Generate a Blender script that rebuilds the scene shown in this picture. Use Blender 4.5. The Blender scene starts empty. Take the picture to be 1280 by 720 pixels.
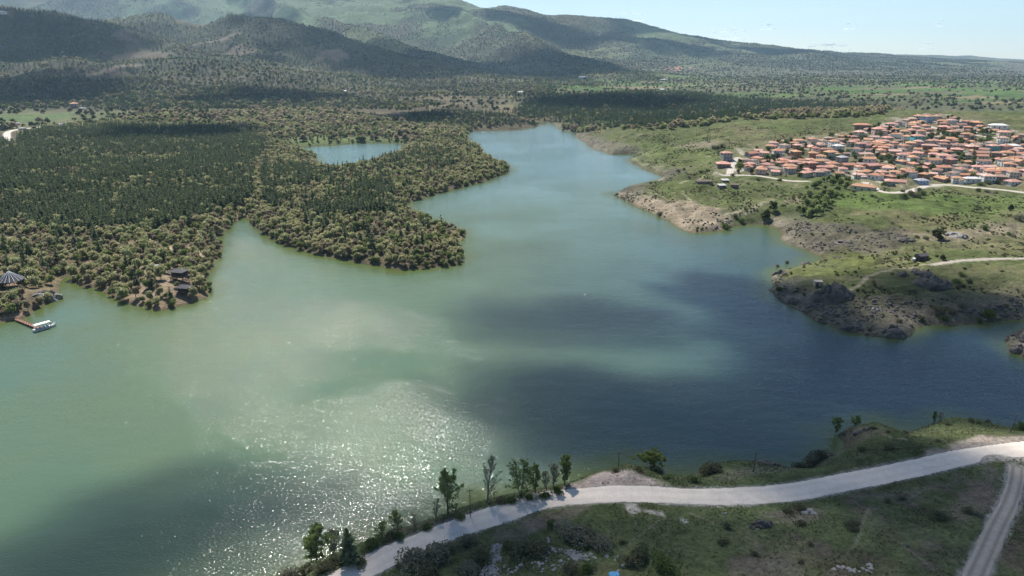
import bpy, bmesh, math, random, time
import numpy as np
from mathutils import Vector, Matrix, noise as mnoise
T0 = time.time()
random.seed(11); RNG = np.random.default_rng(11)
R = math.radians
SC = bpy.context.scene
COL = SC.collection

# ------------------------------------------------------------------ camera, sky, sun, exposure
CAM = np.array([0.0, 0.0, 115.0]); PITCH = R(18.35); FPX = 865.0      # FPX: focal length in pixels of a 1280 wide picture
cd = bpy.data.cameras.new('camera'); cam = bpy.data.objects.new('camera', cd); COL.objects.link(cam)
cam.location = CAM; cam.rotation_euler = (R(90) - PITCH, 0, 0)
cd.sensor_width = 36.0; cd.lens = 36.0 * FPX / 1280.0; cd.clip_start = 1.0; cd.clip_end = 90000.0
SC.camera = cam
SUN_AZ, SUN_EL = R(-20.0), R(52.0)                                     # azimuth from +Y, clockwise positive
SUN = np.array([math.sin(SUN_AZ) * math.cos(SUN_EL), math.cos(SUN_AZ) * math.cos(SUN_EL), math.sin(SUN_EL)])
w = bpy.data.worlds.new('World'); SC.world = w; w.use_nodes = True
nt = w.node_tree; nt.nodes.clear()
sky = nt.nodes.new('ShaderNodeTexSky'); sky.sky_type = 'NISHITA'; sky.sun_disc = False
sky.sun_elevation = SUN_EL; sky.sun_rotation = SUN_AZ; sky.altitude = 1200; sky.air_density = 1.0; sky.dust_density = 0.3; sky.ozone_density = 1.8
bg = nt.nodes.new('ShaderNodeBackground'); bg.inputs[1].default_value = 0.082
wo = nt.nodes.new('ShaderNodeOutputWorld')
nt.links.new(sky.outputs[0], bg.inputs[0]); nt.links.new(bg.outputs[0], wo.inputs[0])
sl = bpy.data.lights.new('sun', 'SUN'); sl.energy = 5.0; sl.angle = R(0.53); sl.color = (1.0, 0.955, 0.89)
so = bpy.data.objects.new('sun', sl); COL.objects.link(so)
so.rotation_euler = Vector(SUN).to_track_quat('Z', 'Y').to_euler(); so.location = (0, 0, 3000)
SC.view_settings.view_transform = 'Standard'; SC.view_settings.look = 'None'
SC.view_settings.exposure = 0.62; SC.view_settings.gamma = 1.0; SC.view_settings.use_curve_mapping = False
SC.render.engine = 'CYCLES'
SC.cycles.max_bounces = 6; SC.cycles.diffuse_bounces = 3; SC.cycles.glossy_bounces = 2; SC.cycles.transmission_bounces = 4
SC.cycles.transparent_max_bounces = 12; SC.cycles.volume_bounces = 1; SC.cycles.caustics_reflective = False; SC.cycles.caustics_refractive = False
SC.cycles.use_denoising = True; SC.cycles.use_adaptive_sampling = False

# shade patches of the drifting clouds (picture centre x, y, half width, half height)
SHADES = [(1130,470,260,70),(700,400,170,26),(940,375,130,26),(680,505,150,50),(900,560,330,40),(190,668,230,42),(800,660,520,60),(1200,640,260,90),(1150,365,110,26),(1240,395,70,24),
 (225,168,105,7),(650,84,105,11),(480,72,55,18),(715,46,50,11),(561,16,26,8),(655,26,38,7),(60,45,130,26),(340,120,110,8),(850,60,40,8),(960,64,60,5),(40,110,90,20),(770,128,110,9),(850,515,220,42),(560,690,165,36),(620,86,70,9),(520,146,60,6),(740,80,22,8)]

# ------------------------------------------------------------------ helpers: picture ray -> place
cp, sp_ = math.cos(PITCH), math.sin(PITCH)
def ray(px, py):
    cx = (np.asarray(px, float) - 640) / FPX; cy = (360 - np.asarray(py, float)) / FPX
    return np.stack([cx, cp + cy * sp_, -sp_ + cy * cp], -1)
def on_plane(pts, z=0.0):
    d = ray([p[0] for p in pts], [p[1] for p in pts]); t = (z - CAM[2]) / d[:, 2]
    return np.stack([d[:, 0] * t, d[:, 1] * t], -1)
def to_px(x, y, z):
    x = np.asarray(x, float); y = np.asarray(y, float); zz = np.asarray(z, float) - CAM[2]
    f = y * cp - zz * sp_; u = y * sp_ + zz * cp
    f = np.where(f < 1, 1, f)
    return 640 + FPX * x / f, 360 - FPX * u / f
def at_dist(px, py, dist):
    d = ray(px, py); t = dist / d[1]
    return d[0] * t, dist, CAM[2] + d[2] * t

# ------------------------------------------------------------------ noise
def _h(ix, iy, s):
    h = (ix.astype(np.int64) * 374761393 + iy.astype(np.int64) * 668265263 + s * 974634777) & 0xFFFFFFFF
    h = ((h ^ (h >> 13)) * 1274126177) & 0xFFFFFFFF
    return ((h ^ (h >> 16)) & 0xFFFFFF).astype(np.float64) / 0xFFFFFF
def vn(x, y, s=0):
    fx = np.floor(x); fy = np.floor(y); u = x - fx; v = y - fy
    u = u * u * u * (u * (u * 6 - 15) + 10); v = v * v * v * (v * (v * 6 - 15) + 10)
    a = _h(fx, fy, s); b = _h(fx + 1, fy, s); c = _h(fx, fy + 1, s); d = _h(fx + 1, fy + 1, s)
    return (a + (b - a) * u) * (1 - v) + (c + (d - c) * u) * v
def fbm(x, y, wl, oct=4, s=0, gain=0.5):
    x = np.asarray(x, float) / wl; y = np.asarray(y, float) / wl
    t = 0; a = 1; n = 0
    for k in range(oct):
        t = t + a * (vn(x + 17.3 * k, y - 9.1 * k, s + k * 7) * 2 - 1); n += a
        a *= gain; x, y = x * 1.9 + 0.35 * y, y * 1.9 - 0.35 * x
    return t / n * 1.6
def sst(a, b, x):
    t = np.clip((x - a) / (b - a), 0, 1); return t * t * (3 - 2 * t)
def psdf(poly, x, y):
    """signed distance, positive inside"""
    x = np.asarray(x, np.float32); y = np.asarray(y, np.float32)
    dm = np.full(x.shape, 1e12, np.float32); ins = np.zeros(x.shape, bool)
    P = np.asarray(poly, np.float32); n = len(P)
    for i in range(n):
        ax, ay = P[i]; bx, by = P[(i + 1) % n]
        ex, ey = bx - ax, by - ay; px = x - ax; py = y - ay
        t = np.clip((px * ex + py * ey) / max(ex * ex + ey * ey, 1e-9), 0, 1)
        qx = px - ex * t; qy = py - ey * t
        np.minimum(dm, qx * qx + qy * qy, out=dm)
        if ay != by:
            c = (ay > y) != (by > y)
            ins ^= c & (px < ex * py / ey)
    d = np.sqrt(dm); return np.where(ins, d, -d).astype(float)
def ldist(line, x, y):
    """distance to a polyline and the position along it (index + t)"""
    x = np.asarray(x, float); y = np.asarray(y, float)
    dm = np.full(x.shape, 1e12); sm = np.zeros(x.shape)
    for i in range(len(line) - 1):
        ax, ay = line[i][:2]; bx, by = line[i + 1][:2]
        ex, ey = bx - ax, by - ay
        t = np.clip(((x - ax) * ex + (y - ay) * ey) / max(ex * ex + ey * ey, 1e-9), 0, 1)
        d = (x - ax - ex * t) ** 2 + (y - ay - ey * t) ** 2
        m = d < dm; dm = np.where(m, d, dm); sm = np.where(m, i + t, sm)
    return np.sqrt(dm), sm

# ------------------------------------------------------------------ lake outline (traced, then laid out on the water plane)
SHORE = [(-900,380),(-400,398),(-100,403),(0,404),(20,400),(34,398),(45,391),(54,383),(66,376),(76,373),(78,362),(74,352),(80,347),(92,351),(100,355),(120,366),(150,379),(185,389),(205,386),
 (235,378),(252,371),(260,360),(262,350),(264,338),(271,330),(275,322),(273,309),(272,298),(286,281),(296,274),(303,270),(309,275),(315,283),(330,293),(345,303),(375,312),(410,320),(440,328),(470,336),(500,340),
 (535,338),(560,334),(574,327),(577,314),(571,302),(578,295),(577,287),(560,281),(540,275),(520,268),(506,261),(513,253),(540,244),(570,236),(600,228),(625,220),(637,214),(636,208),(622,206),(610,201),
 (601,193),(598,186),(587,178),(584,170),(584,165),(600,163.5),(640,163),(655,161.5),(668,158.5),(680,155),(690,153),(695,157),(701,162),(712,164.5),(726,164),(721,167),(723,174),(748,188),(765,193),(801,193.5),
 (786,201),(800,209),(818,216),(829,222),(818,231),(795,236),(769,241),(768,244),(795,257),(822,267),(842,280),(855,287),(873,292),(900,290),(917,284),(940,281),(961,282),(974,289),(984,302),(1001,312),
 (1018,320),(1024,323),(1011,326),(995,333),(973,341),(965,351),(967,364),(970,375),(984,385),(1018,402),(1052,414),(1085,420),(1129,421),(1142,412),(1159,407),(1186,406),(1280,401),(1400,398),(1400,408),(1282,409),
 (1266,415),(1254,422),(1261,435),(1282,452),(1330,462),(1420,470),(1420,520),(1330,532),(1278,534),(1247,532),(1214,525),(1174,527),(1156,536),(1131,543),(1110,539),(1091,531),(1067,533),(1044,542),(1046,556),
 (1000,585),(960,584),(925,583),(900,589),(882,597),(864,603),(833,601),(815,591),(781,584),(763,588),(729,600),(711,609),(680,618),(646,623),(615,628),(585,637),(554,647),(523,659),(493,668),(462,675),(447,681),(426,690),
 (398,700),(377,714),(350,735),(300,775),(200,840),(0,960),(-300,1100),(-900,1100)]
LAKE = on_plane(SHORE)
POND = on_plane([(372,184),(400,183),(430,180.5),(470,178.5),(500,179),(512,183),(500,192),(480,201),(450,209),(420,214),(400,208),(392,196)])
ARM = on_plane([(880,157.5),(905,154),(960,150.5),(1010,148.5),(1030,149),(1000,153),(950,157),(905,161)], 8.0)
def waterdist(x, y):
    """> 0 on land"""
    x = np.asarray(x, float); y = np.asarray(y, float)
    out = np.full(x.shape, 900.0)
    m = (y < 1900) & (np.abs(x) < 1800)
    if m.any():
        jx = x[m] + 3.2 * fbm(x[m], y[m], 26, 3, 5); jy = y[m] + 3.2 * fbm(x[m], y[m], 26, 3, 9)
        d = np.minimum(-psdf(LAKE, jx, jy), -psdf(POND, jx, jy))
        out[m] = np.minimum(d, 900)
    return out

# ------------------------------------------------------------------ relief
RIDGES = []     # (points x y z, half width)
def ridge(pts, width, pw=1.5):
    RIDGES.append(([at_dist(a, b, D) for a, b, D in pts], width, pw))
ridge([(-900,60,2500),(-500,70,2400),(-100,73,2300),(0,71,2300),(100,73,2300),(200,75,2300),(300,78,2350),(380,92,2400)], 520, 1.2)
ridge([(-900,-30,3100),(-300,-12,3000),(-50,2,3000),(60,12,2950),(120,24,2950),(190,44,2900),(240,64,2800)], 850, 1.3)
ridge([(100,36,3600),(150,25,3600),(200,14,3600),(260,12,3600),(330,21,3500),(400,34,3400),(450,52,3300),(500,72,3200),(540,90,3050)], 900, 1.25)
ridge([(-1200,-60,7500),(-400,-62,7500),(0,-46,7500),(200,-40,7500),(350,-32,7400),(500,-18,7200),(620,-2,7000),(700,10,6900),(780,22,6800),(850,37,6800),(920,49,6800),(1000,60,7000),(1060,66,7500),(1130,70,9000),(1220,73,11000)], 2500, 1.25)
ridge([(300,-20,6900),(380,10,5800),(440,32,5000),(520,66,4400),(560,82,4000)], 800, 1.3)
ridge([(560,4,6500),(620,30,5500),(690,62,4700),(740,84,4000)], 700, 1.3)
ridge([(760,34,6400),(850,60,5400),(900,76,4800)], 700, 1.3)
def hills(x, y):
    h = np.zeros(x.shape)
    for pts, width, pw in RIDGES:
        xs = [p[0] for p in pts]; ys = [p[1] for p in pts]
        m = (x > min(xs) - width) & (x < max(xs) + width) & (y > min(ys) - width) & (y < max(ys) + width)
        if not m.any(): continue
        d, s = ldist(pts, x[m], y[m])
        z = np.interp(s, range(len(pts)), [p[2] for p in pts])
        g = 0.5 * width
        d = np.maximum(0, d + 0.11 * width * fbm(x[m], y[m], width * 0.42, 3, 41))
        v = z * np.clip(1 - d / width, 0, 1) ** pw
        h[m] = np.maximum(h[m], v)
    return h
VB = (600.0, 960.0)   # crest of the grassy hill behind the village
def relief(x, y, d=None, detail=True):
    x = np.asarray(x, float); y = np.asarray(y, float)
    if d is None: d = waterdist(x, y)
    r = np.hypot(x, y)
    south = 1 - sst(222, 248, y - 0.03 * np.abs(x)); right = sst(20, 120, x - 0.05 * y + 60) * (1 - south)
    dp = np.maximum(d, 0)
    n1 = fbm(x, y, 70, 4, 1); n2 = fbm(x, y, 22, 3, 2)
    hl = (6 + 0.012 * dp) * (1 - np.exp(-dp / 16)) + n1 * 1.6 * np.minimum(1, dp / 30)
    steep = 0.5 + 0.5 * sst(-0.5, 0.6, fbm(x, y, 60, 2, 77))
    hr = (10.5 + 2.5 * n1) * (1 - np.exp(-dp * steep / 11)) + (n2 * 1.5 + 0.7 * fbm(x, y, 7, 3, 3) - 1.6 * np.maximum(0, 0.35 - np.abs(fbm(x, y, 38, 3, 4))) / 0.35) * np.minimum(1, dp / 10)
    hr = hr + 33 * np.exp(-(((x - VB[0]) / 400) ** 2 + ((y - VB[1]) / 265) ** 2) ** 1.15) * np.minimum(1, dp / 90)
    hs = 8.0 * (1 - np.exp(-dp / 7.5)) + 0.085 * np.maximum(0, dp - 26) + (n1 * 1.5 + n2 * 0.55) * np.minimum(1, dp / 26)
    h = hl * (1 - south) * (1 - right) + hr * right + hs * south
    far = sst(1400, 3000, r)
    h = h + far * (0.0024 * (r - 1400) + 6 * fbm(x, y, 500, 3, 13))
    m = y > 1500
    if m.any():
        hh = hills(x[m], y[m]); q = hh > 0
        g = 1 - np.abs(fbm(x[m], y[m], 900, 4, 21)); g2 = fbm(x[m], y[m], 260, 4, 23)
        hm = hh * (0.93 + 0.10 * (g - 0.6)) + g2 * np.minimum(hh * 0.10, 16)
        h[m] = np.maximum(h[m], 0) + np.where(q, np.maximum(hm - 0.35 * np.minimum(h[m], hm), 0), 0)
    under = np.maximum(-7.0, d * 0.45)
    return np.where(d < 0, under, np.maximum(h, 0.02 * np.minimum(dp, 10)))

ROADS = []      # name, pts (x,y,z), half width
def height(x, y):
    x = np.asarray(x, float); y = np.asarray(y, float)
    h = relief(x, y)
    for name, pts, hw in ROADS:
        P = np.array(pts)
        m = (x > P[:, 0].min() - 25) & (x < P[:, 0].max() + 25) & (y > P[:, 1].min() - 25) & (y < P[:, 1].max() + 25)
        if not m.any(): continue
        d, s = ldist(pts, x[m], y[m]); z = np.interp(s, range(len(P)), P[:, 2])
        wgt = 1 - sst(hw + 0.6, hw + 6.0 + hw, d)
        low = 0.09 * (1 - sst(hw + 0.1, hw + 1.1, d))
        h[m] = np.where(h[m] > -0.5, h[m] * (1 - wgt) + z * wgt - low, h[m])
    return h
def hits(pts, f=None):
    f = f or height
    D = ray([p[0] for p in pts], [p[1] for p in pts])
    ts = np.exp(np.linspace(math.log(90), math.log(15000), 700))
    X = D[:, 0, None] * ts; Y = D[:, 1, None] * ts; Z = CAM[2] + D[:, 2, None] * ts
    H = np.maximum(f(X.ravel(), Y.ravel()).reshape(X.shape), 0)
    below = Z <= H; k = np.where(below.any(1), below.argmax(1), ts.size - 1)
    out = []
    for i, j in enumerate(k):
        j0 = max(j - 1, 0); a = Z[i, j0] - H[i, j0]; b = H[i, j] - Z[i, j]
        t = ts[j0] + (ts[j] - ts[j0]) * (a / max(a + b, 1e-6))
        out.append((D[i, 0] * t, D[i, 1] * t))
    out = np.array(out); z = np.maximum(f(out[:, 0], out[:, 1]), 0)
    return np.column_stack([out, z])

def smooth_line(pts, n=10):
    P = np.array(pts, float); out = []
    Q = np.vstack([2 * P[0] - P[1], P, 2 * P[-1] - P[-2]])
    for i in range(1, len(Q) - 2):
        for t in np.linspace(0, 1, n, endpoint=False):
            a, b, c, d = Q[i - 1], Q[i], Q[i + 1], Q[i + 2]
            out.append(0.5 * (2 * b + (c - a) * t + (2 * a - 5 * b + 4 * c - d) * t * t + (3 * b - a - 3 * c + d) * t ** 3))
    out.append(P[-1]); return np.array(out)
def add_road(name, pxs, hw, sm=9, n=10):
    L = smooth_line(hits(pxs, relief), n)
    z = L[:, 2].copy()
    for k in range(sm):
        z[1:-1] = (z[:-2] + 2 * z[1:-1] + z[2:]) / 4
    L[:, 2] = np.maximum(z, 1.2); ROADS.append((name, [tuple(p) for p in L], hw))
add_road('road', [(300,800),(400,742),(448,714),(500,688),(560,664),(620,643),(680,627),(740,618),(800,617),(870,620),(940,619),(1000,613),(1080,598),(1150,583),(1210,571),(1280,560),(1400,548),(1560,538),(1800,530)], 3.6, 30)
add_road('dirt_track', [(1160,800),(1210,735),(1228,700),(1245,662),(1262,628),(1270,602),(1272,584)], 2.2, 14)
add_road('dirt_track', [(1165,331),(1195,326.5),(1230,324),(1280,323),(1360,322)], 1.7, 12)
add_road('village_lane', [(912,219),(914,210),(917,203),(923,197)], 3.2, 6)
add_road('village_lane', [(905,219.5),(920,219),(945,219.5),(965,222),(985,226),(1010,227)], 2.6, 6)
add_road('village_lane', [(1082,228),(1095,236),(1110,241),(1135,239),(1160,232),(1185,231),(1215,234),(1250,237),(1290,242)], 3.2, 6)
add_road('village_lane', [(1160,157),(1175,161),(1200,166),(1230,170),(1262,174),(1300,175)], 2.6, 6)
add_road('gravel_road', [(17,180),(10,172),(9,166),(16,163),(28,161),(60,158),(95,155),(130,153)], 4.0, 6)
print('relief ready', round(time.time() - T0, 1))

# ------------------------------------------------------------------ mesh helpers
def mesh_np(name, V, F, smooth=False):
    """F: int array (n,3) or (n,4)"""
    me = bpy.data.meshes.new(name); V = np.asarray(V, np.float32); F = np.asarray(F, np.int32)
    me.vertices.add(len(V)); me.vertices.foreach_set('co', V.ravel())
    k = F.shape[1]; me.loops.add(F.size); me.loops.foreach_set('vertex_index', F.ravel())
    me.polygons.add(len(F)); me.polygons.foreach_set('loop_start', np.arange(0, F.size, k, dtype=np.int32))
    me.polygons.foreach_set('loop_total', np.full(len(F), k, np.int32))
    me.polygons.foreach_set('use_smooth', np.full(len(F), smooth, bool))
    me.update(calc_edges=True); me.validate(); return me
def link(name, me, mat=None, parent=None):
    o = bpy.data.objects.new(name, me); COL.objects.link(o)
    if mat is not None: o.data.materials.append(mat)
    if parent is not None: o.parent = parent
    return o
def tag(o, label=None, cat=None, group=None, kind=None):
    if label: o['label'] = label
    if cat: o['category'] = cat
    if group: o['group'] = group
    if kind: o['kind'] = kind
    return o
def empty(name, loc=(0, 0, 0), rz=0.0):
    o = bpy.data.objects.new(name, None); COL.objects.link(o); o.location = loc; o.rotation_euler = (0, 0, rz)
    o.empty_display_size = 0.5; return o
def vcol(me, name, C):
    a = me.color_attributes.new(name, 'FLOAT_COLOR', 'POINT')
    C4 = np.ones((len(C), 4), np.float32); C4[:, :3] = C; a.data.foreach_set('color', C4.ravel())

# ------------------------------------------------------------------ materials
def newmat(name):
    m = bpy.data.materials.new(name); m.use_nodes = True; m.node_tree.nodes.clear(); return m, m.node_tree
def N(nt, t, **kw):
    n = nt.nodes.new(t)
    for k, v in kw.items():
        if k.startswith('i_'): n.inputs[k[2:].replace('_', ' ')].default_value = v
        else: setattr(n, k, v)
    return n
def L_(nt, a, b): nt.links.new(a, b)
def noise_node(nt, scale, detail=4, rough=0.55, vec=None):
    n = N(nt, 'ShaderNodeTexNoise'); n.inputs['Scale'].default_value = scale; n.inputs['Detail'].default_value = detail; n.inputs['Roughness'].default_value = rough
    if vec is not None: L_(nt, vec, n.inputs['Vector'])
    return n
def mrange(nt, src, a, b, c, d):
    n = N(nt, 'ShaderNodeMapRange'); n.inputs[1].default_value = a; n.inputs[2].default_value = b; n.inputs[3].default_value = c; n.inputs[4].default_value = d
    L_(nt, src, n.inputs[0]); return n.outputs[0]
def math_(nt, op, a, b=None):
    n = N(nt, 'ShaderNodeMath', operation=op)
    for i, v in enumerate((a, b)):
        if v is None: continue
        if isinstance(v, (int, float)): n.inputs[i].default_value = v
        else: L_(nt, v, n.inputs[i])
    return n.outputs[0]
def mixc(nt, fac, a, b, mode='MIX'):
    n = N(nt, 'ShaderNodeMix', data_type='RGBA', blend_type=mode)
    for s, v in ((n.inputs[0], fac), (n.inputs[6], a), (n.inputs[7], b)):
        if isinstance(v, (int, float)): s.default_value = v
        elif isinstance(v, tuple): s.default_value = (*v[:3], 1)
        else: L_(nt, v, s)
    return n.outputs[2]
def solid(name, col, rough=0.7, var=0.12, scale=3.0, metal=0.0, spec=0.3, bump=0.0):
    """one colour with uneven wear"""
    m, nt = newmat(name); o = N(nt, 'ShaderNodeOutputMaterial'); p = N(nt, 'ShaderNodeBsdfPrincipled')
    tc = N(nt, 'ShaderNodeTexCoord'); n = noise_node(nt, scale, 5, 0.6, tc.outputs['Object'])
    f = mrange(nt, n.outputs[0], 0.3, 0.7, 1 - var * 2, 1 + var * 2)
    mm = N(nt, 'ShaderNodeVectorMath', operation='SCALE'); mm.inputs[0].default_value = col[:3]; L_(nt, f, mm.inputs['Scale'])
    L_(nt, mm.outputs[0], p.inputs['Base Color'])
    p.inputs['Roughness'].default_value = rough; p.inputs['Metallic'].default_value = metal; p.inputs['Specular IOR Level'].default_value = spec
    if bump:
        b = N(nt, 'ShaderNodeBump'); b.inputs['Strength'].default_value = bump; b.inputs['Distance'].default_value = 0.05
        L_(nt, n.outputs[0], b.inputs['Height']); L_(nt, b.outputs[0], p.inputs['Normal'])
    L_(nt, p.outputs[0], o.inputs[0]); return m
def leafmat(name, c1, c2, c3=None, trans=0.35, scale=0.6):
    """leaves: colour differs from tree to tree and from clump to clump; some light passes through"""
    m, nt = newmat(name); o = N(nt, 'ShaderNodeOutputMaterial')
    oi = N(nt, 'ShaderNodeObjectInfo'); tc = N(nt, 'ShaderNodeTexCoord'); n = noise_node(nt, scale, 3, 0.6, tc.outputs['Object'])
    c = mixc(nt, oi.outputs['Random'], c1, c2)
    if c3 is not None: c = mixc(nt, mrange(nt, n.outputs[0], 0.45, 0.65, 0, 0.8), c, c3)
    f = mrange(nt, n.outputs[0], 0.3, 0.7, 0.72, 1.25)
    mm = N(nt, 'ShaderNodeVectorMath', operation='SCALE'); L_(nt, c, mm.inputs[0]); L_(nt, f, mm.inputs['Scale'])
    d = N(nt, 'ShaderNodeBsdfDiffuse'); t = N(nt, 'ShaderNodeBsdfTranslucent'); mx = N(nt, 'ShaderNodeMixShader'); mx.inputs[0].default_value = trans
    L_(nt, mm.outputs[0], d.inputs[0]); L_(nt, mm.outputs[0], t.inputs[0]); L_(nt, d.outputs[0], mx.inputs[1]); L_(nt, t.outputs[0], mx.inputs[2])
    L_(nt, mx.outputs[0], o.inputs[0]); return m

# ------------------------------------------------------------------ ground sheet
OX, OY = 0.0, -80.0
NA, NR = 1120, 1260
ang = np.linspace(R(-62), R(62), NA); rr = np.exp(np.linspace(math.log(112), math.log(15500), NR))
A_, RR_ = np.meshgrid(ang, rr); GX = (OX + RR_ * np.sin(A_)).ravel(); GY = (OY + RR_ * np.cos(A_)).ravel()
GD = waterdist(GX, GY)
_wd = waterdist
_cache = {'x': GX, 'd': GD}
def waterdist(x, y):
    if x is _cache['x']: return _cache['d']
    return _wd(x, y)
GZ = height(GX, GY)
print('heights', round(time.time() - T0, 1))

def zone(pxs, soft=6.0, nz=0.0, wl=30.0, z=None):
    """soft mask over the ground sheet of an area outlined in the picture"""
    P = hits(pxs)[:, :2] if z is None else on_plane(pxs, z)
    pad = soft * 3 + nz * 2
    m = (GX > P[:, 0].min() - pad) & (GX < P[:, 0].max() + pad) & (GY > P[:, 1].min() - pad) & (GY < P[:, 1].max() + pad)
    out = np.zeros(GX.shape)
    if m.any():
        s = psdf(P, GX[m], GY[m])
        if nz: s = s + nz * fbm(GX[m], GY[m], wl, 4, 61)
        out[m] = sst(-soft, soft, s)
    return out
def trail(pxs, w, soft=0.5):
    P = smooth_line(hits(pxs), 6)
    m = (GX > P[:, 0].min() - 15) & (GX < P[:, 0].max() + 15) & (GY > P[:, 1].min() - 15) & (GY < P[:, 1].max() + 15)
    out = np.zeros(GX.shape)
    if m.any():
        d, _ = ldist(P, GX[m], GY[m]); d = d + 0.5 * w * fbm(GX[m], GY[m], 3.5, 3, 67)
        out[m] = 1 - sst(w - soft, w + soft, d)
    return out
CA = np.zeros((GX.size, 3))
def paint(mask, col):
    global CA
    k = np.clip(mask, 0, 1)[:, None]; CA = CA * (1 - k) + np.array(col) * k
GR = np.hypot(GX, GY)
g_s = 1 - sst(222, 248, GY - 0.03 * np.abs(GX)); g_r = sst(20, 120, GX - 0.05 * GY + 60) * (1 - g_s)
nA = fbm(GX, GY, 90, 5, 31); nB = fbm(GX, GY, 18, 5, 32); nC = fbm(GX, GY, 5.0, 4, 33)
LUSH = (.082, .100, .034); DRYG = (.140, .128, .064); SOIL = (.25, .195, .135); ROCKY = (.116, .106, .082); FLOOR = (.088, .074, .045); DARKG = (.098, .116, .048)
# left woods: floor with tan clearings
paint(np.ones(GX.size), FLOOR); paint(sst(0.15, 0.6, nA + 0.5 * nB), (.17, .135, .08))
# right bank: grass, greener or drier in patches, eroded earth near the water
paint(g_r, LUSH); paint(g_r * sst(-0.15, 0.5, nA * 0.8 + 0.5 * nB) * 0.8, DRYG); paint(g_r * sst(0.25, 0.7, nB + 0.4 * nC) * 0.55, (.12, .115, .055))
paint(g_r * sst(0.2, 0.6, nC + 0.4 * nB) * 0.5, (.06, .085, .026)); paint(g_r * (1 - sst(.05, .14, np.abs(fbm(GX, GY, 38, 3, 4)))) * sst(-.2, .4, nC) * .55, (.20, .175, .115))
paint(zone([(985,252),(1060,240),(1130,243),(1290,246),(1290,262),(1180,270),(1080,262)], 6, 6, 20) * .6, (.085, .135, .03))
paint(g_r * (1 - sst(6, 30, GD + 9 * nB + 4 * nC)) * 0.85, ROCKY); paint(g_r * (1 - sst(3, 14, GD)) * sst(0.0, 0.5, nC + nB) * 0.8, (.23, .195, .145))
# near bank: dark thin turf, earth showing through
paint(g_s, DARKG); paint(g_s * sst(-0.1, 0.6, nB + 0.4 * nC) * 0.55, (.115, .102, .060)); paint(g_s * sst(0.2, 0.7, nA + 0.5 * nC) * 0.6, (.058, .078, .028))
paint(g_s * sst(0.42, 0.75, nB * 0.7 + 0.6 * nC) * 0.7, (.14, .112, .082))
# far plain: fields in strips
far = sst(1350, 1700, GR) * sst(-150, 250, GX - 0.02 * GY)
u = GX * 0.93 + GY * 0.36 + 60 * fbm(GX, GY, 900, 2, 71); v = -GX * 0.36 + GY * 0.93
row = np.floor(v / 95.0); cell = np.floor((u + _h(row, row * 0, 3) * 400) / 260.0); hh = _h(cell, row, 8)
FC = np.array([(.075, .13, .032), (.06, .10, .03), (.10, .14, .045), (.17, .15, .08), (.12, .105, .06), (.07, .115, .03), (.085, .095, .045), (.08, .125, .035)])[(hh * 7.99).astype(int)]
k = (far * (1 - sst(3000, 5000, GR)))[:, None]; CA = CA * (1 - k) + FC * k
paint(far * sst(0.05, 0.5, fbm(GX, GY, 420, 3, 73)) * 0.85, (.085, .09, .048))
paint(sst(3200, 5200, GR), (.095, .092, .06))
paint(sst(1450, 1800, GR) * (1 - sst(-500, 0, GX - 0.02 * GY)) * 0.8, (.062, .063, .038))
# slopes: pale grass, grey brown scrub, dark woods
hz = sst(30, 90, GZ) * sst(1600, 1900, GR)
mA = fbm(GX, GY, 420, 5, 81); mB = fbm(GX, GY, 110, 4, 83)
paint(hz, (.085, .085, .052)); paint(hz * sst(-0.1, 0.35, mA + 0.4 * mB) * 0.9, (.105, .118, .062)); paint(hz * sst(0.25, 0.6, fbm(GX, GY, 600, 4, 85) + 0.3 * mB) * 0.8, (.12, .095, .075))
paint(hz * sst(0.2, 0.45, fbm(GX, GY, 260, 4, 87)) * 0.7, (.045, .06, .035))
hi = sst(190, 330, GZ) * sst(4300, 5500, GR); paint(hi * sst(-0.35, 0.2, mA + 0.5 * mB) * 0.85, (.098, .134, .064))
near_hill = hz * (1 - sst(3600, 4200, GR)); paint(near_hill * 0.8, (.05, .054, .034)); paint(near_hill * sst(0.42, 0.65, fbm(GX, GY, 190, 4, 89)) * 0.7, (.17, .135, .10))
# named patches
paint(zone([(-80,138),(90,138),(270,141),(280,152),(150,156),(60,160),(-80,172)], 15, 10, 60) * .9, (.105, .115, .055))
paint(zone([(-20,146),(60,143),(88,141),(88,147),(40,152),(-20,153)], 8), (.09, .13, .048)); paint(zone([(100,150),(170,147),(172,150),(100,155)], 8), (.10, .14, .06))
paint(zone([(270,140),(330,140),(420,150),(330,160),(285,156)], 25, 20, 60), (.165, .14, .082))
paint(zone([(330,176),(400,170),(500,172),(510,180),(400,183),(375,184)], 8, 5, 20), (.105, .135, .05))
paint(zone([(88,300),(150,318),(215,320),(258,340),(250,375),(200,388),(150,378),(95,350)], 6, 5, 12) * 0.8, (.21, .155, .10))
paint(zone([(160,335),(235,340),(240,378),(190,386),(165,372)], 4, 4, 10) * 0.6, (.26, .205, .14))
paint(zone([(185,308),(240,310),(262,322),(235,327),(195,320)], 3, 2, 10), (.34, .27, .19))
paint(zone([(0,394),(40,390),(45,398),(15,406),(0,408)], 2, 1.5, 8), (.30, .20, .14))
paint(zone([(840,288),(790,252),(850,252),(905,262),(960,252),(1000,243),(985,256),(915,272),(905,288),(870,294)], 6, 7, 14) * 0.9, (.265, .215, .15))
paint(zone([(905,262),(985,252),(1000,256),(960,275),(915,287)], 5, 4, 14) * 0.8, (.075, .10, .03))
paint(zone([(975,285),(1020,278),(1080,280),(1140,290),(1145,305),(1090,318),(1020,319),(990,304)], 5, 5, 14) * 0.75, (.115, .10, .075))
paint(zone([(1140,292),(1200,285),(1270,280),(1275,292),(1200,300),(1145,305)], 5, 5, 14) * 0.6, (.27, .22, .16))
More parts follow.
